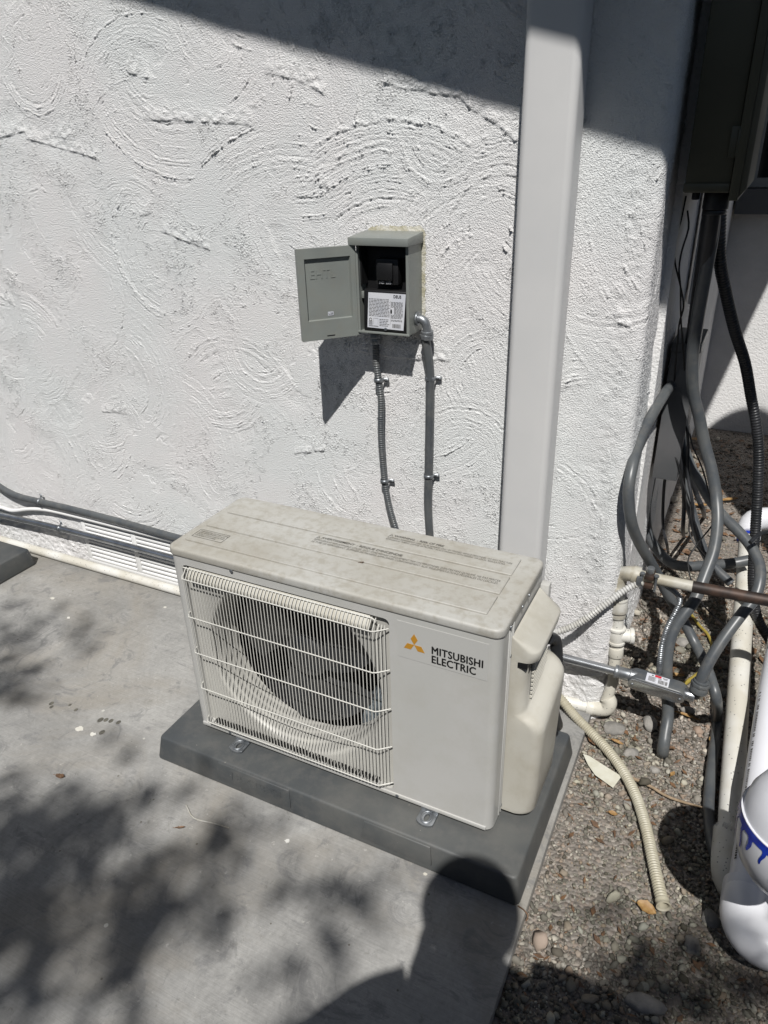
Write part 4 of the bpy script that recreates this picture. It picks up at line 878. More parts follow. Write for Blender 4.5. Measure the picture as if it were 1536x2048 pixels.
cond('flexible_conduit', 'black conduit dropping straight from the fitting under the electrical panel', [(1425, 405, .74), (1420, 450, .76), (1404, 560, .82), (1391, 650, .90), (1381, 720, .98), (1376, 800, 1.05)], .0190, 'conduit_dark', group=GRP)
# connector between loop and conduit body
e = Vector(at(1399, 1374, .545)); e2 = Vector(at(1407, 1350, .55)); dv = (e2-e).normalized()
cn = thing('conduit_connector', 'round grey screw connector at the right end of the barcoded fitting', 'connector', tuple(e))
q = MB(); q.cyl(e-dv*.014, e+dv*.004, .0215, 24); q.cyl(e+dv*.0045, e+dv*.014, .0235, 8); q.cyl(e+dv*.0142, e+dv*.020, .0190, 24); q.build('gland', 'conduit', cn, bevel=.0015)
q = MB(); q.cyl(B_+ax_*.018, e-dv*.004, .0125, 18); q.build('nipple', 'black', cn)
# thin wires
WG = 'thin wires dangling in the corner'
for i, (lst, lbl_) in enumerate((([(1372, 392, .82), (1361, 444, .80), (1349, 484, .80), (1350, 525, .80), (1361, 573, .82), (1367, 613, .84), (1358, 651, .86), (1352, 720, .9), (1345, 790, .95), (1330, 850, .96)], 'thin black wire hanging left from under the panel'),
        ([(1375, 421, .82), (1377, 457, .81), (1364, 500, .80), (1358, 538, .81), (1361, 575, .83), (1362, 640, .86), (1368, 720, .92), (1372, 820, .97)], 'thin black wire with its free end hanging just right of the other under the panel'),
        ([(1324, 840, .97), (1329, 888, .95), (1352, 917, .93), (1367, 967, .92), (1381, 1014, .90), (1378, 1061, .88), (1393, 1093, .86), (1414, 1120, .84), (1424, 1150, .82)], 'thin black wire crossing in front of the conduits at mid height'),
        ([(1378, 850, .95), (1384, 888, .93), (1405, 938, .90), (1419, 991, .86), (1431, 1037, .84), (1393, 1090, .82), (1376, 1122, .78), (1384, 1166, .74), (1399, 1199, .70), (1420, 1225, .68), (1450, 1250, .7)], 'thin black wire bent sharply back beside the thick conduit'))):
    q = MB(); q.tube(path(lst), .0021, 6); single('thin_wire', q, 'black', lbl_, 'wire', group=WG)
for i, (lst, r_, lbl_) in enumerate((([(1362, 700, .97), (1354, 780, .98), (1352, 850, .96), (1361, 905, .94), (1366, 960, .95), (1368, 1010, 1.0), (1366, 1060, 1.06)], .0060, 'black cable at the left of the bundle under the junction box'),
        ([(1368, 700, .99), (1363, 790, 1.0), (1368, 870, 1.0), (1377, 930, 1.02), (1392, 985, 1.05), (1406, 1020, 1.1)], .0075, 'dark cable in the middle of the bundle, bending to the right'),
        ([(1375, 705, .95), (1372, 800, .95), (1376, 880, .94), (1376, 950, .92), (1384, 1000, .90), (1388, 1050, .92), (1404, 1098, .95), (1424, 1120, 1.0)], .0045, 'thin dark cable running down the right of the bundle'),
        ([(1340, 800, 1.05), (1334, 860, 1.05), (1332, 930, 1.06), (1327, 990, 1.07), (1326, 1050, 1.06), (1334, 1090, 1.04)], .0045, 'thin dark cable nearest the side wall'),
        ([(1500, 1085, .70), (1520, 1068, .74), (1548, 1060, .8)], .0050, 'short dark cable leaving the frame past the white pipe'))):
    q = MB(); lst = lst if i == 4 else lst+[(lst[-1][0]+3, lst[-1][1]+14, ('z', GG+.002)), (lst[-1][0]+12, lst[-1][1]+22, ('z', GG-.01))]; q.tube(path(lst), r_, 9); single('dark_cable', q, 'conduit_dark', lbl_, 'cable', group='dark cables bundled in the corner')
q = MB(); q.tube([at(1380, 1225, GG+.012, 2), at(1398, 1250, GG+.016, 2), at(1415, 1268, GG+.016, 2), at(1424, 1290, GG+.012, 2), at(1422, 1312, GG+.012, 2)], .0045, 8); single('yellow_tube', q, 'yellow', 'short curved yellow tube on the gravel behind the barcoded fitting', 'tube')
q = MB(); q.tube([at(1352, 1378, GG+.014, 2), at(1368, 1368, GG+.018, 2), at(1384, 1357, GG+.018, 2), at(1400, 1345, GG+.012, 2)], .0065, 10); single('yellow_tube', q, 'yellow', 'short straight yellow tube with dark band just behind the barcoded fitting', 'tube')
# beige drain hose on the gravel
dh = thing('drain_hose', 'beige corrugated drain hose curving over the gravel with an open end', 'hose', at(1325, 1812, GG, 2))
hz = GG+.022
hp_ = [at(u, v, z, 2) for u, v, z in ((1100, 1378, -.02), (1125, 1402, -.035), (1150, 1432, -.055), (1182, 1465, hz+.004), (1215, 1500, hz), (1248, 1545, hz), (1275, 1600, hz), (1293, 1660, hz), (1306, 1720, hz), (1318, 1775, hz), (1327, 1812, hz))]
q = MB(); q.tube(hp_, ridged(.0125, .0064, .0021), 16, step=.0012, caps=False); q.build('tube', 'hose', dh)
he = Vector(hp_[-1]); hd = (Vector(hp_[-1])-Vector(hp_[-2])).normalized()
q = MB(); q.lathe([(-.016, .0125), (-.014, .0145), (-.010, .0148), (-.008, .0135), (-.003, .0137), (0, .0155), (.002, .0155), (.0025, .0138), (0, .0110), (-.03, .0105), (-.031, .0001)], he, hd, 28); q.build('cuff', 'hose', dh)
# insulated pipes looping out behind the pipe cover
q = MB(); q.tube([(.828, .270, .36), (.838, .296, .34), (.845, .300, .29), (.850, .300, .22), (.848, .300, .14), (.855, .33, .06), (.80, .38, .04), (.70, .44, .03)], .0140, 16)
single('insulated_pipe', q, 'conduit_dark', 'black insulated refrigerant pipe curving out behind the pipe cover of the unit', 'pipe')

# ------------------------------------------------------------------ large white plumbing at the right
wp1 = thing('white_pipe', 'long speckled white plastic pipe with a blue band at its far elbow', 'pipe', at(1475, 1560, GG+.03, 2))
t0 = Vector(at(1497, 1060, 1.36)); b0 = Vector(at(1464, 1590, GG+.05, 2)); b1 = Vector(at(1458, 1740, GG+.045, 2))
q = MB(); q.tube([t0, b0, b1], .0275, 24, smooth=False); q.build('barrel', 'pvc_worn', wp1)
q = MB(); dv = (t0-b0).normalized(); q.tube([t0-dv*.04, t0, t0+Vector((.012, .02, .028)), t0+Vector((.06, .03, .04)), t0+Vector((.12, .03, .04))], .0375, 20, step=.01); q.build('elbow', 'pvc', wp1)
q = MB(); q.cyl(t0-dv*.052, t0-dv*.040, .0315, 24); q.build('primer_band', 'primer', wp1)
q = MB(); q.tube([b1+(b0-b1).normalized()*.10, b1, b1+Vector((.02, -.03, -.01)), b1+Vector((.09, -.05, -.012))], .036, 20, step=.01); q.build('lower_elbow', 'pvc_worn', wp1)
wp2 = thing('white_pipe', 'thick clean white plastic pipe ending in a big smooth elbow at the lower right edge', 'pipe', at(1495, 1790, .03, 2))
p0 = Vector(at(1495, 1785, .0, 2)); p1 = Vector(at(1546, 1400, .62)); p2 = Vector(at(1596, 1130, .98))
q = MB(); q.tube([p0, p1, p2], .0375, 28, smooth=False); q.build('barrel', 'pvc', wp2)
q = MB(); q.tube([at(1495, 1790, .0, 2), at(1490, 1810, .0, 2), at(1490, 1838, -.002, 2), at(1503, 1866, -.004, 2), at(1532, 1888, -.004, 2), at(1600, 1905, -.004, 2)], .0445, 28, step=.008); q.build('elbow', 'pvc', wp2)
q = MB(); dvv = (p0-p1).normalized(); q.lathe([(-.012, .0378), (-.012, .0458), (.004, .0466), (.03, .0445)], p0, dvv, 32); q.build('socket_rim', 'pvc', wp2)
# printed line along the barrel
bm_ax = (p1-p0).normalized(); side_ = bm_ax.cross(Vector((0, 0, 1))).normalized()
def outw(p):
    v = (Vector(CAM)-p); v -= bm_ax*v.dot(bm_ax); v.normalize(); l_ = bm_ax.cross(v)
    if l_.x > 0: l_ = -l_
    return (v*.62+l_*.78).normalized()
q = MB(); rr_ = random.Random(11); s_ = .05
while s_ < .55:
    w_ = rr_.uniform(.0025, .005); p = p0+bm_ax*s_; o1 = outw(p); tt = o1.cross(bm_ax).normalized()
    if rr_.random() < .86:
        c = p+o1*.0379; q.add([c-tt*.003, c+tt*.003, c+tt*.003+bm_ax*w_, c-tt*.003+bm_ax*w_], [(0, 1, 2, 3)])
    s_ += w_+.002
q.build('printed_line', 'ink_faded', wp2)
# large fitting with blue primer runs
fc = Vector(at(1600, 1668, .33, 2))
ft_ = thing('white_fitting', 'large rounded white plastic fitting with dripping blue primer at the right edge', 'pipe fitting', tuple(fc))
axf = Vector((.06, .05, 1)).normalized()
prof = [(-.125, .0002), (-.120, .03), (-.103, .055), (-.072, .077), (-.035, .0905), (0, .0945), (.022, .094), (.0225, .0905), (.05, .088), (.075, .078), (.095, .062), (.108, .040), (.113, .02), (.1135, .0002)]
q = MB(); q.lathe(prof, fc, axf, 56); q.build('shell', 'pvc', ft_)
def fpt(h, a, k=.0009):
    r_ = np.interp(h, [p[0] for p in prof], [p[1] for p in prof]); t = axf; upv = Vector((0, 0, 1)); u_ = (upv-t*upv.dot(t)).normalized(); w_ = t.cross(u_)
    return fc+t*h+(u_*math.cos(a)+w_*math.sin(a))*(r_+k)
q = MB(); na = 150
for i in range(na):
    a0 = 2*math.pi*i/na; a1 = 2*math.pi*(i+1)/na
    q.add([fpt(.008, a0), fpt(.008, a1), fpt(.0215, a1), fpt(.0215, a0)], [(0, 1, 2, 3)])
rr_ = random.Random(4)
for i in range(24):
    a = 2*math.pi*i/24+rr_.uniform(-.05, .05); ln = rr_.choice((.03, .045, .06, .075, .085)); wd = rr_.uniform(.035, .06); k = 10
    for j in range(k):
        h0_, h1_ = .009-ln*j/k, .009-ln*(j+1)/k; f0 = wd*(1-.55*j/k)*(1+.5*(j == 0)); f1 = wd*(1-.55*(j+1)/k)*(1 if j < k-1 else .3)
        sh_ = .02*math.sin(j*.5+i); q.add([fpt(h0_, a-f0+sh_), fpt(h0_, a+f0+sh_), fpt(h1_, a+f1+sh_), fpt(h1_, a-f1+sh_)], [(0, 1, 2, 3)])
q.build('primer_run', 'primer', ft_)
q = MB(); q.tube([fc+Vector((.03, 0, .05)), fc+Vector((.12, -.02, .055)), fc+Vector((.5, -.06, .055))], .055, 24, step=.02); q.build('branch', 'pvc', ft_)
q = MB(); q.tube([fc+Vector((.02, .02, -.06)), fc+Vector((.10, .02, -.14)), fc+Vector((.16, .02, -.40))], .05, 20, step=.02); q.build('leg', 'pvc', ft_)

# ------------------------------------------------------------------ panel and boxes on the side wall
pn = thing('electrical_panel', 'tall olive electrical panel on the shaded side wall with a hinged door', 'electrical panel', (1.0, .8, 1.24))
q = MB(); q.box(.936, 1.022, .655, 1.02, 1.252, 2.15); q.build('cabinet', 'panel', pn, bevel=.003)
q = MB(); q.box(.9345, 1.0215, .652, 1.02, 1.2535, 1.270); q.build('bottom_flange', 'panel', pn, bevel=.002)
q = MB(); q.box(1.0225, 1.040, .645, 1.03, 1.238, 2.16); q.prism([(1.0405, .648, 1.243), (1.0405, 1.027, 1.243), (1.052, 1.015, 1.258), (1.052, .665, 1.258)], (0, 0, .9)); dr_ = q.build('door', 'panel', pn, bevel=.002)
for z in (1.315, 1.62):
    q = MB(); q.box(1.008, 1.0235, .6495, .6545, z, z+.055); q.cyl((1.0235, .648, z+.004), (1.0235, .648, z+.05), .0035, 10); q.build('hinge', 'panel', dr_, bevel=.001)
q = MB(); q.cyl((.995, .74, 1.2515), (.995, .74, 1.215), .026, 24); q.cyl((.995, .74, 1.214), (.995, .74, 1.205), .023, 24); q.cyl((.955, .72, 1.2515), (.955, .72, 1.235), .008, 14); q.build('conduit_hub', 'conduit_dark', pn, bevel=.002)
q = MB(); q.box(.9345, .972, 1.20, 1.29, .93, 1.9); single('metal_trunking', q, 'spout', 'pale square trunking on the side wall behind the hanging conduits', 'trunking', bevel=.003)
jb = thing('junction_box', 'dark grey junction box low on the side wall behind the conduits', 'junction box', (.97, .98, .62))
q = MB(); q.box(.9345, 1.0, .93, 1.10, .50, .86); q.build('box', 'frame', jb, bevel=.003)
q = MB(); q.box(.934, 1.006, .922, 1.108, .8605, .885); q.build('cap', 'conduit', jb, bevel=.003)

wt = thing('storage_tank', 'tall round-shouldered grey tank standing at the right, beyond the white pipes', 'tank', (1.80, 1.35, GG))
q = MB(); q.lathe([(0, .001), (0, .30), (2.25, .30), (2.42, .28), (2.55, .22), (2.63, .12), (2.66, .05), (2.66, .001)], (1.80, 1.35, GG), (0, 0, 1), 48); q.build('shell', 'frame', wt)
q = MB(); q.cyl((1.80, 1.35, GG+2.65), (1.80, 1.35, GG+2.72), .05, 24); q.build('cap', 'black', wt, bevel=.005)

# ------------------------------------------------------------------ litter
def leaf_mesh(L_, W__, curl, seed):
    r_ = random.Random(seed); q = MB(); n, m_ = 10, 4; vs = []
    for i in range(n+1):
        t = i/n; wd = W__*(math.sin(math.pi*min(1, t*.93+.05))**.8)*(1+.10*r_.uniform(-1, 1))
        for j in range(-m_, m_+1):
            s_ = j/m_; vs.append((L_*(t-.5), wd*s_*.5, curl*(s_*s_*.6+math.sin(t*3+seed)*.5)*W__+.002*r_.random()))
    k = 2*m_+1
    q.add(vs, [(i*k+j, i*k+j+1, (i+1)*k+j+1, (i+1)*k+j) for i in range(n) for j in range(2*m_)])
    q.tube([(-L_*.75, 0, .001), (-L_*.5, 0, .0), (0, 0, -.001), (L_*.4, 0, 0)], .0007, 5, smooth=False); return q
def leaf(u, v, z, L_, W__, rot, seed, label, m_='leaf', curl=.25):
    q = leaf_mesh(L_, W__, curl, seed); p = Vector(at(u, v, z, 2)); mt = Matrix.Rotation(rot, 4, 'Z') @ Matrix.Rotation(.15*math.sin(seed), 4, 'X')
    q.v = [tuple(p+mt @ Vector(x)) for x in q.v]; o = single('dry_leaf', q, m_, label, 'leaf', group='dry leaves and bits on the ground')
leaf(1293, 1817, GG+.010, .040, .026, -.2, 1, 'largest golden-brown dry leaf beside the open end of the drain hose')
leaf(1226, 1627, GG+.010, .022, .012, .1, 2, 'small orange-brown leaf on bare gravel left of the drain hose')
leaf(1345, 1548, GG+.010, .020, .010, 1.2, 3, 'small tan leaf on the gravel right of the drain hose')
leaf(1308, 1612, GG+.010, .020, .007, 1.0, 4, 'narrow brown leaf touching the right side of the drain hose', 'leaf_dark')
leaf(1341, 1497, GG+.012, .026, .014, .1, 5, 'reddish dry leaf at the foot of the upright grey conduit', 'leaf_dark')
leaf(1424, 1482, GG+.014, .026, .016, 2.0, 6, 'folded tan leaf on the gravel beside the long grey conduit')
leaf(1183, 1482, GG+.012, .034, .013, -.8, 7, 'brown leaf lying under the drain hose near the slab corner', 'leaf_dark')
leaf(1235, 1484, GG+.012, .034, .010, -.1, 8, 'narrow tan leaf on gravel right of the drain hose bend')
leaf(120, 1552, GZ+.004, .026, .014, .2, 9, 'flat brown leaf lying alone on the slab at far left', 'leaf_dark', .1)
leaf(360, 1655, GZ+.004, .022, .007, .5, 10, 'small curved brown leaf on the slab in front of the pad', 'leaf_dark', .2)
leaf(1280, 1375, GG+.02, .045, .018, .2, 11, 'tan leaf tucked under the left end of the barcoded fitting')
leaf(1350, 1352, GG+.02, .055, .020, .3, 12, 'long brown leaf lying behind the barcoded fitting')
leaf(1375, 1432, GG+.012, .07, .010, -.1, 13, 'long curved tan strip of bark below the barcoded fitting')
leaf(1395, 880, GG+.015, .08, .03, .4, 14, 'large dry leaf on the far ground behind the thick conduit')
leaf(1425, 925, GG+.015, .07, .03, 1.4, 15, 'brown leaf on the far ground between the conduits', 'leaf_dark')
leaf(1400, 1010, GG+.015, .07, .03, .3, 16, 'pale tan leaf on the sunny ground behind the looping conduit')
leaf(1455, 1000, GG+.015, .09, .03, .5, 17, 'curled tan leaf near the top elbow of the white pipe')
leaf(723, 1125, .5535, .010, .003, .6, 18, 'tiny reddish leaf scrap lying on the lid of the unit', 'leaf_dark', .1)
def rock(u, v, z, r_, sc, rot, seed, label, m_='rock'):
    bm = bmesh.new(); bmesh.ops.create_icosphere(bm, subdivisions=3, radius=1); p = Vector(at(u, v, z, 2)); q = MB(); mt = Matrix.Rotation(rot, 3, 'Z')
    vs = []
    for vv in bm.verts:
        k = 1+.22*noise.noise(vv.co*1.1+Vector((seed, 0, 0)))+.10*noise.noise(vv.co*3+Vector((0, seed, 0))); c = vv.co*k; vs.append(tuple(p+mt @ Vector((c.x*r_*sc[0], c.y*r_*sc[1], c.z*r_*sc[2]))))
    q.add(vs, [tuple(x.index for x in f.verts) for f in bm.faces]); bm.free(); single('stone', q, m_, label, 'stone', group='larger stones in the gravel')
rock(1228, 1457, GG+.008, .027, (1.1, .8, .6), .2, 1, 'largest rounded grey stone below the white pipe elbow')
rock(1421, 1838, GG+.004, .018, (1, 1.1, .6), .4, 2, 'pale stone in the shade left of the big white elbow')
rock(1385, 1890, GG+.004, .018, (.9, 1.1, .6), .1, 3, 'upright oval stone in the shade at lower right')
rock(1290, 2008, GG+.004, .034, (1.1, .55, .4), .1, 4, 'long flat stone at the bottom of the photo')
rock(1262, 1506, GG+.004, .018, (1.2, .9, .5), .5, 5, 'tan angular stone right of the drain hose bend')
rock(1300, 1447, GG+.010, .024, (.8, 1.1, .7), .2, 6, 'square grey stone left of the upright conduit')
rock(1310, 1540, GG+.004, .012, (1.1, .9, .6), .2, 7, 'small pale stone in the middle of the sunny gravel')
rock(1375, 1420, GG+.010, .014, (1.4, .8, .7), .2, 8, 'small grey stone under the right end of the barcoded fitting')
rock(1367, 1285, GG+.010, .022, (1.2, .9, .6), .5, 9, 'pale rounded stone behind the spiral steel cable')
rock(1258, 1605, GG+.002, .012, (1.2, .9, .5), .5, 10, 'small white stone left of the drain hose')
rock(1175, 1380, GG+.014, .028, (1.2, .9, .8), .5, 11, 'rough whitewashed stone at the foot of the wall corner', 'pvc_old')
q = MB(); q.v = []; b = [(1166, 1508), (1178, 1512), (1243, 1553), (1226, 1576), (1190, 1550), (1176, 1530)]
pz = [GG+.018, GG+.014, GG+.016, GG+.012, GG+.014, GG+.013]
q.prism([at(u, v, z, 2) for (u, v), z in zip(b, pz)], (0, 0, .0008)); single('paper_scrap', q, 'paper', 'torn pointed scrap of cream paper on the gravel by the slab', 'paper')
q = MB(); q.tube([at(1266, 1557, GG+.012, 2), at(1300, 1572, GG+.014, 2), at(1340, 1595, GG+.012, 2), at(1413, 1618, GG+.012, 2)], lambda s_: .0042-.008*s_, 8); single('twig', q, 'twig', 'long tan twig lying across the gravel from the drain hose', 'twig')
q = MB(); q.tube([at(1036, 1812, GZ+.004, 2), at(1048, 1820, GZ+.008, 2), at(1056, 1832, GZ+.004, 2), at(1052, 1842, GZ+.001, 2)], .0013, 6); single('rusty_wire', q, 'leaf_dark', 'short bent rusty wire beside the front corner of the pad', 'wire')
q = MB(); q.tube([at(372, 1610, GZ+.003, 2), at(388, 1636, GZ+.003, 2), at(425, 1646, GZ+.003, 2), at(458, 1656, GZ+.003, 2)], .0013, 6); single('string', q, 'pvc_old', 'loose white string on the slab under the front edge of the pad', 'string')
for i, (u, v, s_) in enumerate(((160, 1458, .011), (186, 1469, .009), (105, 1197, .008), (1000, 1, 0), (575, 1682, .006), (850, 1749, .0045), (137, 1236, .006), (330, 1215, .006))):
    if not s_: continue
    r_ = random.Random(i); c = Vector(at(u, v, GZ, 2)); q = MB(); n = 14
    q.prism([(c.x+s_*(1+r_.uniform(-.35, .35))*math.cos(a), c.y+s_*.8*(1+r_.uniform(-.35, .35))*math.sin(a), GZ+.0004) for a in (2*math.pi*k/n for k in range(n))], (0, 0, .0012))
    single('paint_spot', q, 'pvc_worn', ('larger splash of white paint on the slab left of the pad', 'white paint splash right next to the larger one', 'paint drop on the slab near the left grey pad', '', 'white fleck on the slab between the tree shadows', 'white fleck close to the shadow of the head', 'cream paint drop on the slab below the vent', 'cream paint drop on the slab beside the unit')[i], 'paint spot', group='paint drops on the slab')
for i, (u, v, s_) in enumerate(((103, 1407, .006), (103, 1414, .005), (152, 1420, .005), (201, 1440, .0075), (212, 1440, .006), (222, 1442, .006), (237, 1445, .006), (204, 1465, .007), (140, 1410, .004))):
    c = Vector(at(u, v, GZ, 2)); q = MB(); n = 12; q.prism([(c.x+s_*math.cos(a), c.y+s_*1.3*math.sin(a), GZ+.0004) for a in (2*math.pi*k/n for k in range(n))], (0, 0, .0006))
    single('stain_spot', q, 'stain', 'small dark droplet on the slab, '+('far left, upper of a touching pair', 'far left, lower of a touching pair', 'alone above the row, nearest the pair', 'first from the left in the row of four', 'second from the left in the row of four', 'third from the left in the row of four', 'last and rightmost of the row of four', 'alone just below the row of four', 'tiny one just left of the lone upper spot')[i], 'stain', group='dark droplets in a row on the slab')
# crumpled clear film caught between the pipes
rr_ = random.Random(9); q = MB(); n = 7; base = [at(1425, 1652, GG+.05, 2), at(1462, 1640, GG+.10, 2), at(1448, 1700, GG+.05, 2)]
a_, b_, c_ = map(Vector, base); vs = []
for i in range(n+1):
    for j in range(n+1-i):
        p = a_+(b_-a_)*(i/n)+(c_-a_)*(j/n); vs.append(p+Vector((rr_.uniform(-1, 1), rr_.uniform(-1, 1), rr_.uniform(-1, 1)))*.006)
idx = {}; k = 0
for i in range(n+1):
    for j in range(n+1-i): idx[i, j] = k; k += 1
fs = []
for i in range(n):
    for j in range(n-i):
        fs.append((idx[i, j], idx[i+1, j], idx[i, j+1]))
        if j < n-i-1: fs.append((idx[i+1, j], idx[i+1, j+1], idx[i, j+1]))
q.add(vs, fs); single('plastic_film', q, 'film', 'crumpled clear plastic film caught between conduit and white pipe', 'plastic film')

# leaf litter too small and dense to count
V_ = []; F_ = []
for i in range(1500):
    x, y = rng.uniform(.93, 1.6), rng.uniform(.28, 3.0) if rng.random() < .85 else rng.uniform(-.5, .3)
    if y > D-.05 and x < .945: continue
    L_ = rng.uniform(.004, .014)*(1.6 if y > 1 else 1); W_ = L_*rng.uniform(.2, .5); a = rng.uniform(0, 6.28); c, s_ = math.cos(a), math.sin(a); z = GG+rng.uniform(.004, .009); t_ = rng.normal(0, .3)*W_; n_ = len(V_)
    V_ += [(x-c*L_, y-s_*L_, z), (x-s_*W_, y+c*W_, z+.002+t_), (x+c*L_, y+s_*L_, z+.003), (x+s_*W_, y-c*W_, z+.002-t_)]; F_.append((n_, n_+3, n_+2, n_+1))
q = MB(); q.add(V_, F_); tag(q.build('leaf_litter', 'leaf_dark'), 'small dry leaf fragments and bark scattered over the gravel', 'leaf litter', kind='stuff')

# ------------------------------------------------------------------ tree behind the photographer, whose crown dapples the slab
TAU = [(230, 1830, 270, 170, .75), (20, 1270, 45, 45, 1.6), (150, 1265, 60, 30, 1.1), (10, 1385, 60, 45, 1.5), (60, 1330, 60, 25, .9), (60, 1610, 120, 60, 1.6), (100, 1700, 140, 90, 3), (30, 1800, 120, 120, 3), (230, 1640, 80, 40, 1.9),
       (300, 1590, 80, 24, 1.1), (240, 1500, 60, 25, .5), (458, 1660, 48, 38, 1.9), (425, 1722, 55, 34, 1.9), (510, 1640, 34, 22, 1.3), (302, 1745, 60, 32, 2), (333, 1825, 80, 34, 2.2), (250, 1845, 45, 50, 1.8),
       (215, 1930, 30, 80, 2.2), (190, 2030, 50, 60, 1.6), (50, 1970, 60, 110, 2.4), (573, 1775, 40, 34, 1.5), (700, 1800, 60, 50, 1.4), (560, 1985, 34, 60, 1.8), (625, 1935, 55, 24, 1.3), (430, 1860, 60, 20, 1.2), (690, 1890, 50, 40, .9),
       (640, 1850, 50, 24, .8), (1169, 1849, 50, 34, 1.5), (1245, 1906, 70, 50, 2), (1308, 1960, 90, 50, 2.5), (1403, 1885, 60, 70, 2.5), (1466, 1985, 110, 80, 3.5), (1380, 1960, 70, 50, 2), (1180, 1960, 55, 55, 1.2), (1080, 2040, 50, 50, 1.4), 
       (1260, 2045, 70, 60, 3), (700, 2040, 120, 45, 1.2), (440, 1990, 75, 60, -2.2), (155, 1895, 50, 45, -1.3), (375, 1745, 42, 28, -1.2), (354, 1656, 60, 24, -1.4), (57, 1506, 50, 28, -1.2), (130, 1524, 45, 22, -1), (573, 1717, 60, 24, -1.2), (780, 1716, 60, 50, -1), (547, 1885, 55, 26, -1), (224, 1562, 45, 20, -.9)]
def tree():
    t = thing('tree', 'leafy tree standing behind the photographer, throwing the dappled shade', 'tree', (1.6, -7.4, GG))
    back = -SUN; pts = []
    N_ = 26000; gx = rng.uniform(-2.4, 2.0, N_); gy = rng.uniform(-1.1, .62, N_)
    la = .00085; area = 4.4*1.72; mx = 3.4
    P = np.stack([gx, gy, np.full(N_, GZ)], 1)-CAM; zc = P@AX_F; u = 768+F*(P@AX_R)/zc; v = 1024-F*(P@AX_U)/zc; vis = (zc > .2) & (v < 2120) & (u > -60) & (u < 1600)
    tau = np.zeros(N_)
    for a, b, sa, sb, k in TAU: tau += 1.15*k*np.exp(-((u-a)/(sa*.88))**2-((v-b)/(sb*.88))**2)
    out = np.array([1.6*max(0, .6+1.2*noise.noise(Vector((x*2.2, y*2.2, 3.0)))) for x, y in zip(gx, gy)])
    tau = np.where(vis, tau, np.where(gy > .2, 0, out)); tau = np.clip(tau, 0, 9); tau = np.where(((gx > .95) & (gy > 0.1)) | ((gx > 1.2) & (gy > .03)), 0, tau)
    want = area*mx/la; p = np.minimum(tau/mx, 1)*want/N_
    cnt = np.floor(p).astype(int)+(rng.random(N_) < p % 1)
    vs = []; fs = []; k = 0; allc = []
    for x, y, c in zip(gx, gy, cnt):
        for _ in range(c):
            dist = rng.uniform(5.4, 7.6); o = Vector((x, y, GZ))+back*dist+Vector(rng.normal(0, .02, 3)); allc.append(o)
            L_ = rng.uniform(.05, .085); d = Vector(rng.normal(0, 1, 3)).normalized(); e = d.cross(Vector(rng.normal(0, 1, 3))).normalized()*L_*.3; d = d*L_*.5; s_ = d.cross(e).normalized()*L_*.08
            vs += [o-d, o+e+s_, o+d, o-e+s_]; fs += [(k, k+1, k+2), (k, k+2, k+3)]; k += 4
    # outer crown of larger leaves, added to shade unseen ground and block sky light
    for x0, x1, y0, y1, tt in ((-6, 6, -7.5, -.3, 3.8), (-6, -1.95, -.95, .5, 3.2), (1.85, 6, -.95, 2.6, 3.2)):
        for _ in range(int((x1-x0)*(y1-y0)*tt/.0040)):
            o = Vector((rng.uniform(x0, x1), rng.uniform(y0, y1), GZ)); dd_ = np.array(o)-CAM; zz_ = dd_@AX_F
            if zz_ > .2 and 1024-F*(dd_@AX_U)/zz_ < 2150 and -90 < 768+F*(dd_@AX_R)/zz_ < 1620: continue
            o = o+back*rng.uniform(8.5, 12.5)
            L_ = rng.uniform(.12, .20); d = Vector(rng.normal(0, 1, 3)).normalized(); e = d.cross(Vector(rng.normal(0, 1, 3))).normalized()*L_*.32; d = d*L_*.5; s_ = d.cross(e).normalized()*L_*.08
            vs += [o-d, o+e+s_, o+d, o-e+s_]; fs += [(k, k+1, k+2), (k, k+2, k+3)]; k += 4
    me = bpy.data.meshes.new('crown'); org = Vector((1.6, -7.4, GG)); me.from_pydata([tuple(p-org) for p in vs], [], fs); me.materials.append(M['green_leaf'])
    o = bpy.data.objects.new('crown', me); C.objects.link(o); o.parent = t
    q = MB(); q.tube([(1.6, -7.4, GG-.05), (1.65, -7.3, 1.2), (1.5, -7.1, 3.6), (1.55, -6.8, 6.5)], lambda s_: max(.06, .20-.02*s_), 14, step=.15)
    for i in range(16):
        tgt = allc[int(rng.integers(len(allc)))]; st = Vector((1.5, -7.1, 3.6)).lerp(Vector((1.55, -6.8, 6.5)), rng.random()); mid = st.lerp(tgt, .5)+Vector(rng.normal(0, .15, 3))
        q.tube([st, mid, tgt], lambda s_: max(.006, .05-.012*s_), 7, step=.15)
    q.build('trunk', 'bark', t)
tree()

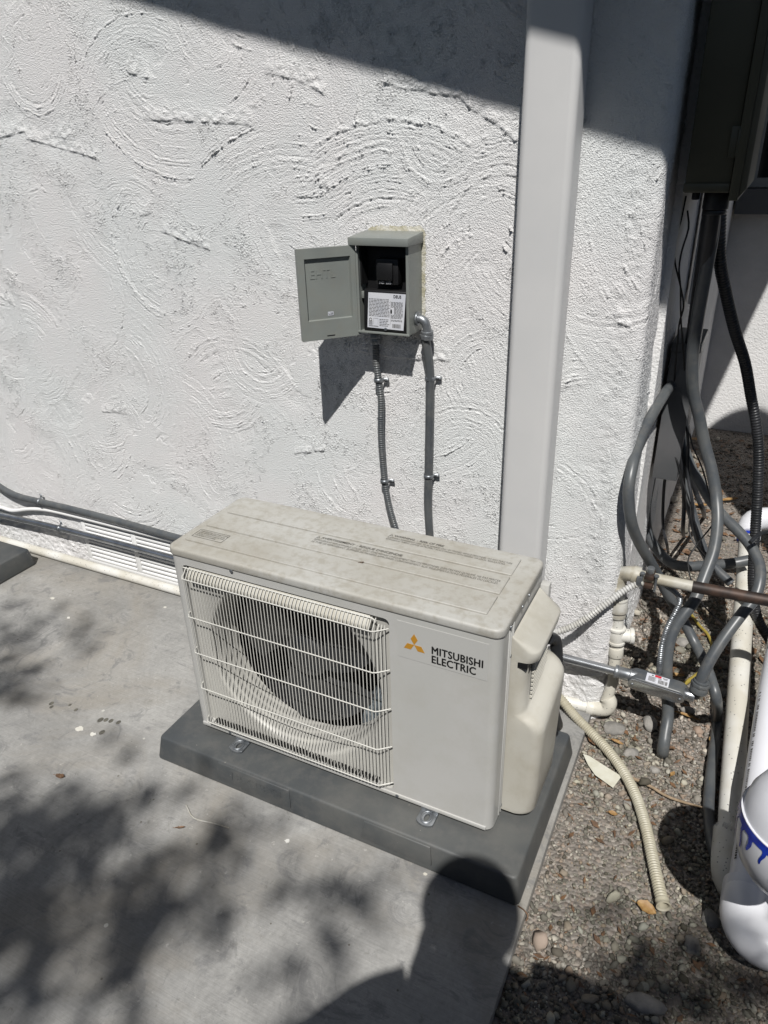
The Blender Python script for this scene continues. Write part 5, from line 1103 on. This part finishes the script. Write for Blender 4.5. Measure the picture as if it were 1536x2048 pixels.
# ------------------------------------------------------------------ the photographer, whose shadow falls on the slab and pad
def person():
    f = Vector((math.sin(YAW), math.cos(YAW), 0)); r = Vector((math.cos(YAW), -math.sin(YAW), 0)); up = Vector((0, 0, 1)); hd = Vector((1.205, -1.215, 1.585))
    t = thing('person', 'person standing on the gravel holding a phone at chest height, in dark shirt and trousers', 'person', (hd.x, hd.y, GG))
    b = hd-f*.08; P = lambda a, c, z: Vector((b.x, b.y, 0))+r*a+f*c+up*z
    V = []; E_ = []; Rd = []
    def ad(p, rx, ry=None, to=None):
        V.append(p); Rd.append((rx, ry or rx)); i = len(V)-1
        if to is not None: E_.append((to, i))
        return i
    pel = ad(P(0, 0, .88), .15, .115); wst = ad(P(0, 0, 1.03), .125, .10, pel); ch = ad(P(0, .0, 1.24), .145, .115, wst); nk0 = ad(P(0, .01, 1.385), .075, .07, ch); nk = ad(P(0, .04, 1.455), .052, .052, nk0)
    h1 = ad(hd+up*-.055+f*.01, .070, .078, nk); h2 = ad(hd+up*.02, .080, .095, h1); h3 = ad(hd+up*.085-f*.005, .058, .07, h2)
    ph = Vector(CAM)-Vector(AX_F)*.014-Vector(AX_U)*.055; fu, fr_ = Vector(AX_U), Vector(AX_R)
    for s_ in (-1, 1):
        sh = ad(P(.185*s_, .0, 1.37), .062, .06, ch if False else nk0); elb = ad(P(.37*s_, .0, 1.19), .043, .043, sh)
        wr = ad(ph+fr_*(.075*s_)-fu*.105-Vector(AX_F)*.03, .027, .022, elb); pm = ad(ph+fr_*(.060*s_)-fu*.045-Vector(AX_F)*.030, .026, .018, wr)
        for k in range(4):
            a1 = ad(ph+fr_*((.058)*s_)-fu*(.02*k-.010)-Vector(AX_F)*.018, .0095, .009, pm); a2 = ad(ph+fr_*(.046*s_)-fu*(.02*k-.014)+Vector(AX_F)*(-.002), .0085, .008, a1)
        a1 = ad(ph+fr_*(.042*s_)-fu*.035-Vector(AX_F)*.028, .011, .010, pm); ad(ph+fr_*(.022*s_)-fu*.018-Vector(AX_F)*.020, .0095, .009, a1)
        hip = ad(P(.095*s_, 0, .80), .092, .09, pel); kn = ad(P(.115*s_, .02, .44), .058, .058, hip); an = ad(P(.125*s_, 0, GG+.10), .040, .04, kn); ad(P(.14*s_, .13, GG+.035), .040, .032, an)
    me = bpy.data.meshes.new('body'); me.from_pydata([tuple(v-Vector((hd.x, hd.y, GG))) for v in V], E_, []); o = bpy.data.objects.new('body', me); C.objects.link(o); o.parent = t
    sk = o.modifiers.new('skin', 'SKIN'); sk.use_smooth_shade = True
    for i, (a, c) in enumerate(Rd): me.skin_vertices[0].data[i].radius = (a, c)
    me.skin_vertices[0].data[0].use_root = True
    sb = o.modifiers.new('sub', 'SUBSURF'); sb.levels = 2; sb.render_levels = 2; me.materials.append(M['skin'])
    # shirt, trousers, hair as shells
    def shell(name, parts, material):
        q = MB()
        for pts, rad in parts:
            q.tube(pts, (lambda rad_: (lambda s_: float(np.interp(s_, *rad_))))(rad), 20, step=.02)
        q.build(name, material, t)
    shell('shirt', [([P(0, 0, .84), P(0, 0, 1.03), P(0, 0, 1.24), P(0, .0, 1.40)], ([0, .19, .40, .50, .57], [.165, .150, .175, .16, .07]))]+[([P(.12*s_, 0, 1.385), P(.20*s_, 0, 1.36), P(.35*s_, .0, 1.215)], ([0, .08, .3], [.085, .075, .065])) for s_ in (-1, 1)], 'cloth')
    shell('trousers', [([P(.08*s_, 0, .92), P(.10*s_, 0, .78), P(.118*s_, .02, .44), P(.125*s_, 0, GG+.06)], ([0, .14, .5, .9], [.115, .108, .078, .065])) for s_ in (-1, 1)], 'trousers')
    q = MB(); q.lathe([(-.055, .085), (-.01, .098), (.03, .104), (.07, .096), (.105, .070), (.124, .035), (.128, .001)], hd-f*.020, up-f*.25, 28); q.build('hair', 'hair', t)
    q = MB()
    for s_ in (-1, 1): q.lathe([(0, .001), (.001, .022), (.008, .026), (.014, .018)], hd+r*(.070*s_)-up*.01, r*s_-f*.4, 14)
    q.build('ear', 'skin', t)
    q = MB(); q.prism([hd+f*.086+up*.01, hd+f*.112-up*.028, hd+f*.088-up*.034], r*.012); q.add(*[[], []]); q.build('nose', 'skin', t, bevel=.003)
    for s_ in (-1, 1):
        q = MB(); q.lathe([(0, .001), (.001, .011), (.005, .009), (.008, .001)], hd+r*(.031*s_)+f*.078+up*.012, f, 12); q.build('eye', 'sticker', t)
    q = MB(); q.lathe([(0, .001), (.001, .02), (.004, .018), (.006, .001)], hd+f*.078-up*.058, f, 12); q.build('mouth', 'skin', t)
    q = MB(); c = ph; hw, hh, d_ = .038, .080, .004
    q.add([c+fr_*(hw*a)+fu*(hh*b_)+Vector(AX_F)*(d_*e_) for e_ in (-1, 1) for a, b_ in ((-1, -1), (1, -1), (1, 1), (-1, 1))], [(3, 2, 1, 0), (4, 5, 6, 7), (0, 1, 5, 4), (1, 2, 6, 5), (2, 3, 7, 6), (3, 0, 4, 7)])
    single('phone', q, 'black', 'black phone held upright in both hands by the photographer', 'phone', bevel=.003)
person()

# ------------------------------------------------------------------ unseen fences added behind and beside the photographer to block sky light
def fence(a, b, label):
    a, b = Vector(a), Vector(b); L_ = (b-a).length; d = (b-a)/L_; n = Vector((-d.y, d.x, 0)); t = thing('sky_block_fence', label, 'fence', tuple(a))
    q = MB(); k = int(L_/.14)
    for i in range(k):
        p = a+d*(i*L_/k); w_ = L_/k*.96; q.prism([p, p+d*w_, p+d*w_+n*.02, p+n*.02], (0, 0, 2.1))
    q.build('board_panel', 'bark', t)
    for i in range(int(L_/2.2)+1):
        p = a+d*min(i*2.2, L_-.1)+n*.021; q = MB(); q.prism([p, p+d*.09, p+d*.09+n*.09, p+n*.09], (0, 0, 2.0)); q.build('post', 'bark', t)
fence((-5.5, -4.9, GG), (5.5, -4.9, GG), 'unseen brown board fence added behind the photographer to block sky light')
fence((5.5, -4.9, GG), (5.5, 3.1, GG), 'unseen brown board fence added at the right to block sky light')
fence((-5.8, .5, GG), (-5.8, -4.9, GG), 'unseen brown board fence added at the left to block sky light')
